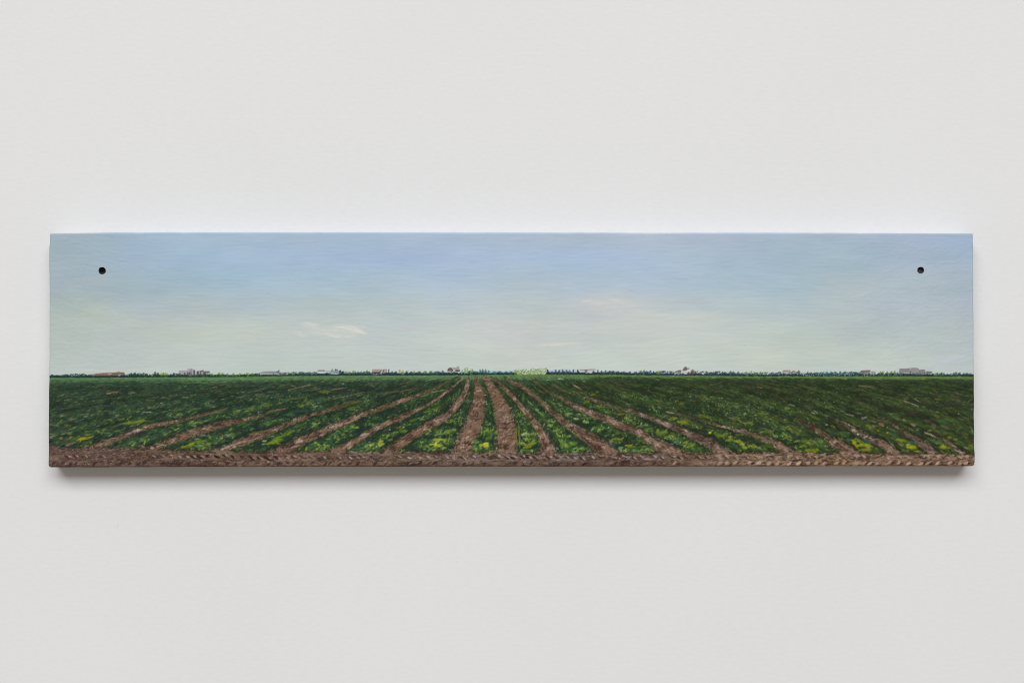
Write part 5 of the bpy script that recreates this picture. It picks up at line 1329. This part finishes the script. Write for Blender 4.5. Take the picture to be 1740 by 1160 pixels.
M_SKY = paint_material("dry_oil_paint_sky", .72, .07)
M_FIELD = paint_material("oil_paint_field", .68, .07)
M_DIRT = paint_material("oil_paint_earth", .75, .05)
M_FAR = paint_material("oil_paint_horizon", .72, .06)

# outline of the board: slightly bowed edges and worn corners, in picture units
EDGE_T = np.array([(84.5, 396.6), (150, 395.4), (300, 394.6), (600, 394.6), (860, 395.0), (1100, 395.4), (1300, 395.2), (1500, 396.0), (1653.6, 396.6)], np.float32)
EDGE_B = np.array([(81.8, 793.6), (300, 792.9), (600, 792.4), (870, 792.2), (1200, 792.0), (1500, 791.6), (1656.6, 791.6)], np.float32)
EDGE_L = np.array([(396, 84.6), (420, 83.4), (520, 84.0), (640, 83.2), (700, 82.6), (765, 82.4), (793, 81.8)], np.float32)      # y -> x
EDGE_R = np.array([(396, 1653.4), (500, 1654.2), (600, 1654.8), (680, 1655.4), (760, 1655.8), (772, 1656.6), (792, 1656.6)], np.float32)

NX, NY = 1500, 380
uu = np.linspace(0, 1, NX, dtype=np.float64)
vv = np.linspace(0, 1, NY, dtype=np.float64)
UU, VV = np.meshgrid(uu, vv)
gx = 82 + UU * (1656 - 82)
gy = 396 + VV * (793 - 396)
lx, rx = np.interp(gy, EDGE_L[:, 0], EDGE_L[:, 1]), np.interp(gy, EDGE_R[:, 0], EDGE_R[:, 1])
ty, by = np.interp(gx, EDGE_T[:, 0], EDGE_T[:, 1]), np.interp(gx, EDGE_B[:, 0], EDGE_B[:, 1])
PX = lx + UU * (rx - lx)
PY = ty + VV * (by - ty)
# worn, rounded corners
for (cx, cy, r, sx, sy) in [(84.6, 396.6, 1.8, 1, 1), (1653.4, 396.6, .8, -1, 1), (81.8, 793.6, 4.6, 1, -1), (1656.6, 791.6, 5.4, -1, -1)]:
    ox, oy = cx + sx * r, cy + sy * r
    qx, qy = (PX - ox) * -sx, (PY - oy) * -sy
    q = (qx > 0) & (qy > 0)
    mx = np.maximum(qx, qy)
    ln = np.sqrt(qx * qx + qy * qy) + 1e-9
    k = np.where(q, mx / ln, 1.0)
    PX = np.where(q, ox - sx * qx * k, PX)
    PY = np.where(q, oy - sy * qy * k, PY)
# hand-sawn wobble of the edges
w_ = np.random.default_rng(5)
wob = np.interp(uu, np.linspace(0, 1, 90), w_.normal(0, .16, 90))
PY += wob[None, :] * np.clip(1 - VV * 6, 0, 1) - np.roll(wob, 300)[None, :] * np.clip(1 - (1 - VV) * 6, 0, 1)
wob2 = np.interp(vv, np.linspace(0, 1, 30), w_.normal(0, .22, 30))
PX += wob2[:, None] * np.clip(1 - UU * 25, 0, 1) - np.roll(wob2, 100)[:, None] * np.clip(1 - (1 - UU) * 25, 0, 1)

# holes: pull the nearest vertices onto the rims
HOLES = [(173.6, 459.9, 6.2), (1564.4, 459.2, 5.75)]
inside = np.zeros(PX.shape, bool)
for (hx, hy, hr) in HOLES:
    d = np.hypot(PX - hx, PY - hy) + 1e-9
    inside |= d < hr - .55
    near = (d >= hr - .55) & (d < hr + .55)
    PX = np.where(near, hx + (PX - hx) / d * hr, PX)
    PY = np.where(near, hy + (PY - hy) / d * hr, PY)


def samp(A, x, y):
    u = np.clip((x - OX) * S - .5, 0, W - 2.001)
    v = np.clip((y - OY) * S - .5, 0, H - 2.001)
    iu, iv = u.astype(int), v.astype(int)
    fu, fv = u - iu, v - iv
    if A.ndim == 3:
        fu, fv = fu[..., None], fv[..., None]
    return (A[iv, iu] * (1 - fu) + A[iv, iu + 1] * fu) * (1 - fv) + (A[iv + 1, iu] * (1 - fu) + A[iv + 1, iu + 1] * fu) * fv


COLS = lin(samp(K, PX, PY)) / ILLUM
REL = samp(T, PX, PY)
RELIEF = 0.00030                              # metres of paint per unit of thickness
YF = -DEPTH - REL * RELIEF
# eased arris: the outermost vertices roll back
de = np.minimum(np.minimum(PX - PX[:, :1], PX[:, -1:] - PX), np.minimum(PY - PY[:1], PY[-1:] - PY))
YF += np.clip(1 - de / 2.6, 0, 1) ** 2 * 0.0011
VX, VZ = (PX - 870) * U, (580 - PY) * U + Z0

# which painted thing each face belongs to
fcx = (PX[:-1, :-1] + PX[1:, 1:]) / 2
fcy = (PY[:-1, :-1] + PY[1:, 1:]) / 2
li = np.clip(((fcy - OY) * S).astype(int), 0, H - 1)
lj = np.clip(((fcx - OX) * S).astype(int), 0, W - 1)
FL = LAB[li, lj].astype(np.int32)
fi_r = np.clip(li - FR0, 0, FS.shape[0] - 1)
fur = (FL == L_FIELD) & (li >= FR0) & (FS[fi_r, lj] < 0.2)
FL[fur] = L_FURROW + FI[fi_r, lj][fur]
hole_face = inside[:-1, :-1] | inside[1:, :-1] | inside[:-1, 1:] | inside[1:, 1:]
FL[hole_face] = -1
VID = np.arange(NX * NY).reshape(NY, NX)
QUAD = np.stack([VID[1:, :-1], VID[1:, 1:], VID[:-1, 1:], VID[:-1, :-1]], -1)

painting = bpy.data.objects.new("landscape_painting", None)
scene.collection.objects.link(painting)
painting.location = (0.0, 0.0, Z0 - 0.1062)
painting["label"] = "long narrow painted wooden panel showing crop rows under pale blue sky on white wall"
painting["category"] = "painting"
BASE = np.array(painting.location)


def put(name, me, parent, material, label=None):
    o = link_mesh(name, me, parent, material)
    if label:
        o["label"] = label
    return o


def sheet(name, select, parent, material, label=None):
    """the faces chosen by the mask become one painted piece with its own relief and colours"""
    q = QUAD[select]
    if len(q) == 0:
        return None
    used, inv = np.unique(q.ravel(), return_inverse=True)
    co = np.stack([VX.ravel()[used], YF.ravel()[used], VZ.ravel()[used]], -1) - BASE
    me = bpy.data.meshes.new(name)
    me.vertices.add(len(used))
    me.vertices.foreach_set("co", co.astype(np.float32).ravel())
    me.loops.add(q.size)
    me.loops.foreach_set("vertex_index", inv.astype(np.int32).ravel())
    me.polygons.add(len(q))
    me.polygons.foreach_set("loop_start", np.arange(0, q.size, 4, dtype=np.int32))
    me.polygons.foreach_set("use_smooth", np.ones(len(q), bool))
    at_ = me.color_attributes.new("paint", 'FLOAT_COLOR', 'POINT')
    c4 = np.ones((len(used), 4), np.float32)
    c4[:, :3] = COLS.reshape(-1, 3)[used]
    at_.data.foreach_set("color", c4.ravel())
    me.update(calc_edges=True)
    me.validate()
    return put(name, me, parent, material, label)


sky_o = sheet("painted_sky", FL == L_SKY, painting, M_SKY)
for k, lb in enumerate(["cream cloud streaks left of the middle", "thin cream cloud right of the middle", "lavender cloud patch at the right edge", "small pale cloud fleck near the right"]):
    sheet("painted_cloud", FL == L_CLOUD + k, sky_o, M_SKY, lb)
trees_o = sheet("painted_treeline", FL == L_TREES, painting, M_FAR)
FARMS = ["long low shed with brown roof at the far left", "grey farm half hidden by purple trees", "long low barn with a small cupola", "white shed with dark flat roof",
         "grey-roofed barn with pale wall", "tan-roofed farmhouse with red gable", "little dark red barn with pink roof", "long white house with thin red roof",
         "white farm with tall purple-brown roofs", "pair of pink cottages", "low reddish cottage", "mauve farm of several blocks near the right edge"]
for k, lb in enumerate(FARMS):
    sheet("painted_farmhouse", FL == L_HOUSE + k, trees_o, M_FAR, lb)
field_o = sheet("painted_field", FL == L_FIELD, painting, M_FIELD)
for k in range(len(FUR)):
    sheet("painted_furrow", FL == L_FURROW + k, field_o, M_DIRT)
sheet("painted_dirt_track", FL == L_TRACK, painting, M_DIRT)

# ---- the wooden board behind the paint: sides that carry the paint round the edge, and the back
m_side, nt, bsdf = mat("board_side_paint_over_wood")
a_ = N(nt, 'ShaderNodeAttribute', attribute_name="paint")
tc = N(nt, 'ShaderNodeTexCoord')
nz = N(nt, 'ShaderNodeTexNoise')
nz.inputs['Scale'].default_value = 160
nz.inputs['Detail'].default_value = 5
nt.links.new(tc.outputs['Object'], nz.inputs['Vector'])
hs = N(nt, 'ShaderNodeHueSaturation')
nt.links.new(a_.outputs['Color'], hs.inputs['Color'])
mrs = N(nt, 'ShaderNodeMapRange')
mrs.inputs['To Min'].default_value = .7
mrs.inputs['To Max'].default_value = 1.2
nt.links.new(nz.outputs['Fac'], mrs.inputs['Value'])
nt.links.new(mrs.outputs[0], hs.inputs['Value'])
nt.links.new(hs.outputs['Color'], bsdf.inputs['Base Color'])
bsdf.inputs['Roughness'].default_value = .7
bsdf.inputs['Specular IOR Level'].default_value = .2

m_wood, ntw, bw = mat("raw_wood_back")
tcw = N(ntw, 'ShaderNodeTexCoord')
mpw = N(ntw, 'ShaderNodeMapping')
mpw.inputs['Scale'].default_value = (6, 60, 160)
nw = N(ntw, 'ShaderNodeTexNoise')
nw.inputs['Scale'].default_value = 1.0
nw.inputs['Detail'].default_value = 6
ntw.links.new(tcw.outputs['Object'], mpw.inputs['Vector'])
ntw.links.new(mpw.outputs['Vector'], nw.inputs['Vector'])
mw = N(ntw, 'ShaderNodeMixRGB')
mw.inputs['Color1'].default_value = (.20, .13, .08, 1)
mw.inputs['Color2'].default_value = (.36, .25, .16, 1)
ntw.links.new(nw.outputs['Fac'], mw.inputs['Fac'])
ntw.links.new(mw.outputs['Color'], bw.inputs['Base Color'])
bw.inputs['Roughness'].default_value = .8


def perimeter():
    top = [(0, j) for j in range(NX)]
    right = [(i, NX - 1) for i in range(1, NY)]
    bot = [(NY - 1, j) for j in range(NX - 2, -1, -1)]
    left = [(i, 0) for i in range(NY - 2, 0, -1)]
    return np.array(top + right + bot + left)


pr = perimeter()
n = len(pr)
p3 = np.stack([VX[pr[:, 0], pr[:, 1]], YF[pr[:, 0], pr[:, 1]], VZ[pr[:, 0], pr[:, 1]]], -1)
pc = COLS[pr[:, 0], pr[:, 1]]
YB = -0.0008
rings = [p3]
cols = [pc]
primer = np.array((.62, .60, .57))              # pale ground showing where the paint thins out round the edge
for f, mixw in ((.2, .12), (.45, .28), (.7, .45), (1.0, .6)):
    r = p3.copy()
    r[:, 1] = p3[:, 1] + (YB - p3[:, 1]) * f
    rings.append(r)
    cols.append(pc * (1 - mixw) + primer * mixw)
verts = np.concatenate(rings) - BASE
faces = []
for k in range(len(rings) - 1):
    for i in range(n):
        j = (i + 1) % n
        faces.append((k * n + i, k * n + j, (k + 1) * n + j, (k + 1) * n + i))
me = mesh_from("board_edge", verts, [tuple(reversed(f)) for f in faces])
at_ = me.color_attributes.new("paint", 'FLOAT_COLOR', 'POINT')
c4 = np.ones((len(verts), 4), np.float32)
c4[:, :3] = np.concatenate(cols)
at_.data.foreach_set("color", c4.ravel())
put("board_edge", me, painting, m_side)
back = rings[-1][::4] - BASE
me = mesh_from("board_back", back, [tuple(range(len(back)))])
put("board_back", me, painting, m_wood)

# ---- the two drilled hanging holes, their dark bores running back into the wood
m_hole, nth, bh = mat("dark_drilled_wood")
tch = N(nth, 'ShaderNodeTexCoord')
nh = N(nth, 'ShaderNodeTexNoise')
nh.inputs['Scale'].default_value = 900
nth.links.new(tch.outputs['Object'], nh.inputs['Vector'])
mh = N(nth, 'ShaderNodeMixRGB')
mh.inputs['Color1'].default_value = (.055, .045, .038, 1)
mh.inputs['Color2'].default_value = (.11, .09, .06, 1)
nth.links.new(nh.outputs['Fac'], mh.inputs['Fac'])
nth.links.new(mh.outputs['Color'], bh.inputs['Base Color'])
bh.inputs['Roughness'].default_value = .85
for (hx, hy, hr), dep, lb in zip(HOLES, (.0062, .0036), ("dark round hanging hole near the top left corner", "brownish round hanging hole near the top right corner")):
    seg = 48
    vs_, fs_ = [], []
    prof = [(hr + .9, -DEPTH + 0.00012), (hr + .0, -DEPTH - 0.00002), (hr - .25, -DEPTH + 0.0010), (hr - .3, -DEPTH + dep), (hr - .6, -DEPTH + dep + .0004)]
    for (r, y) in prof:
        for i in range(seg):
            a = 2 * math.pi * i / seg
            vs_.append(((hx + r * math.cos(a) - 870) * U, y, (580 - hy + r * math.sin(a)) * U + Z0))
    for k in range(len(prof) - 1):
        for i in range(seg):
            j = (i + 1) % seg
            fs_.append((k * seg + i, k * seg + j, (k + 1) * seg + j, (k + 1) * seg + i))
    fs_.append(tuple((len(prof) - 1) * seg + i for i in range(seg)))
    me = mesh_from("hanging_hole", np.array(vs_) - BASE, fs_)
    put("hanging_hole", me, painting, m_hole, lb)
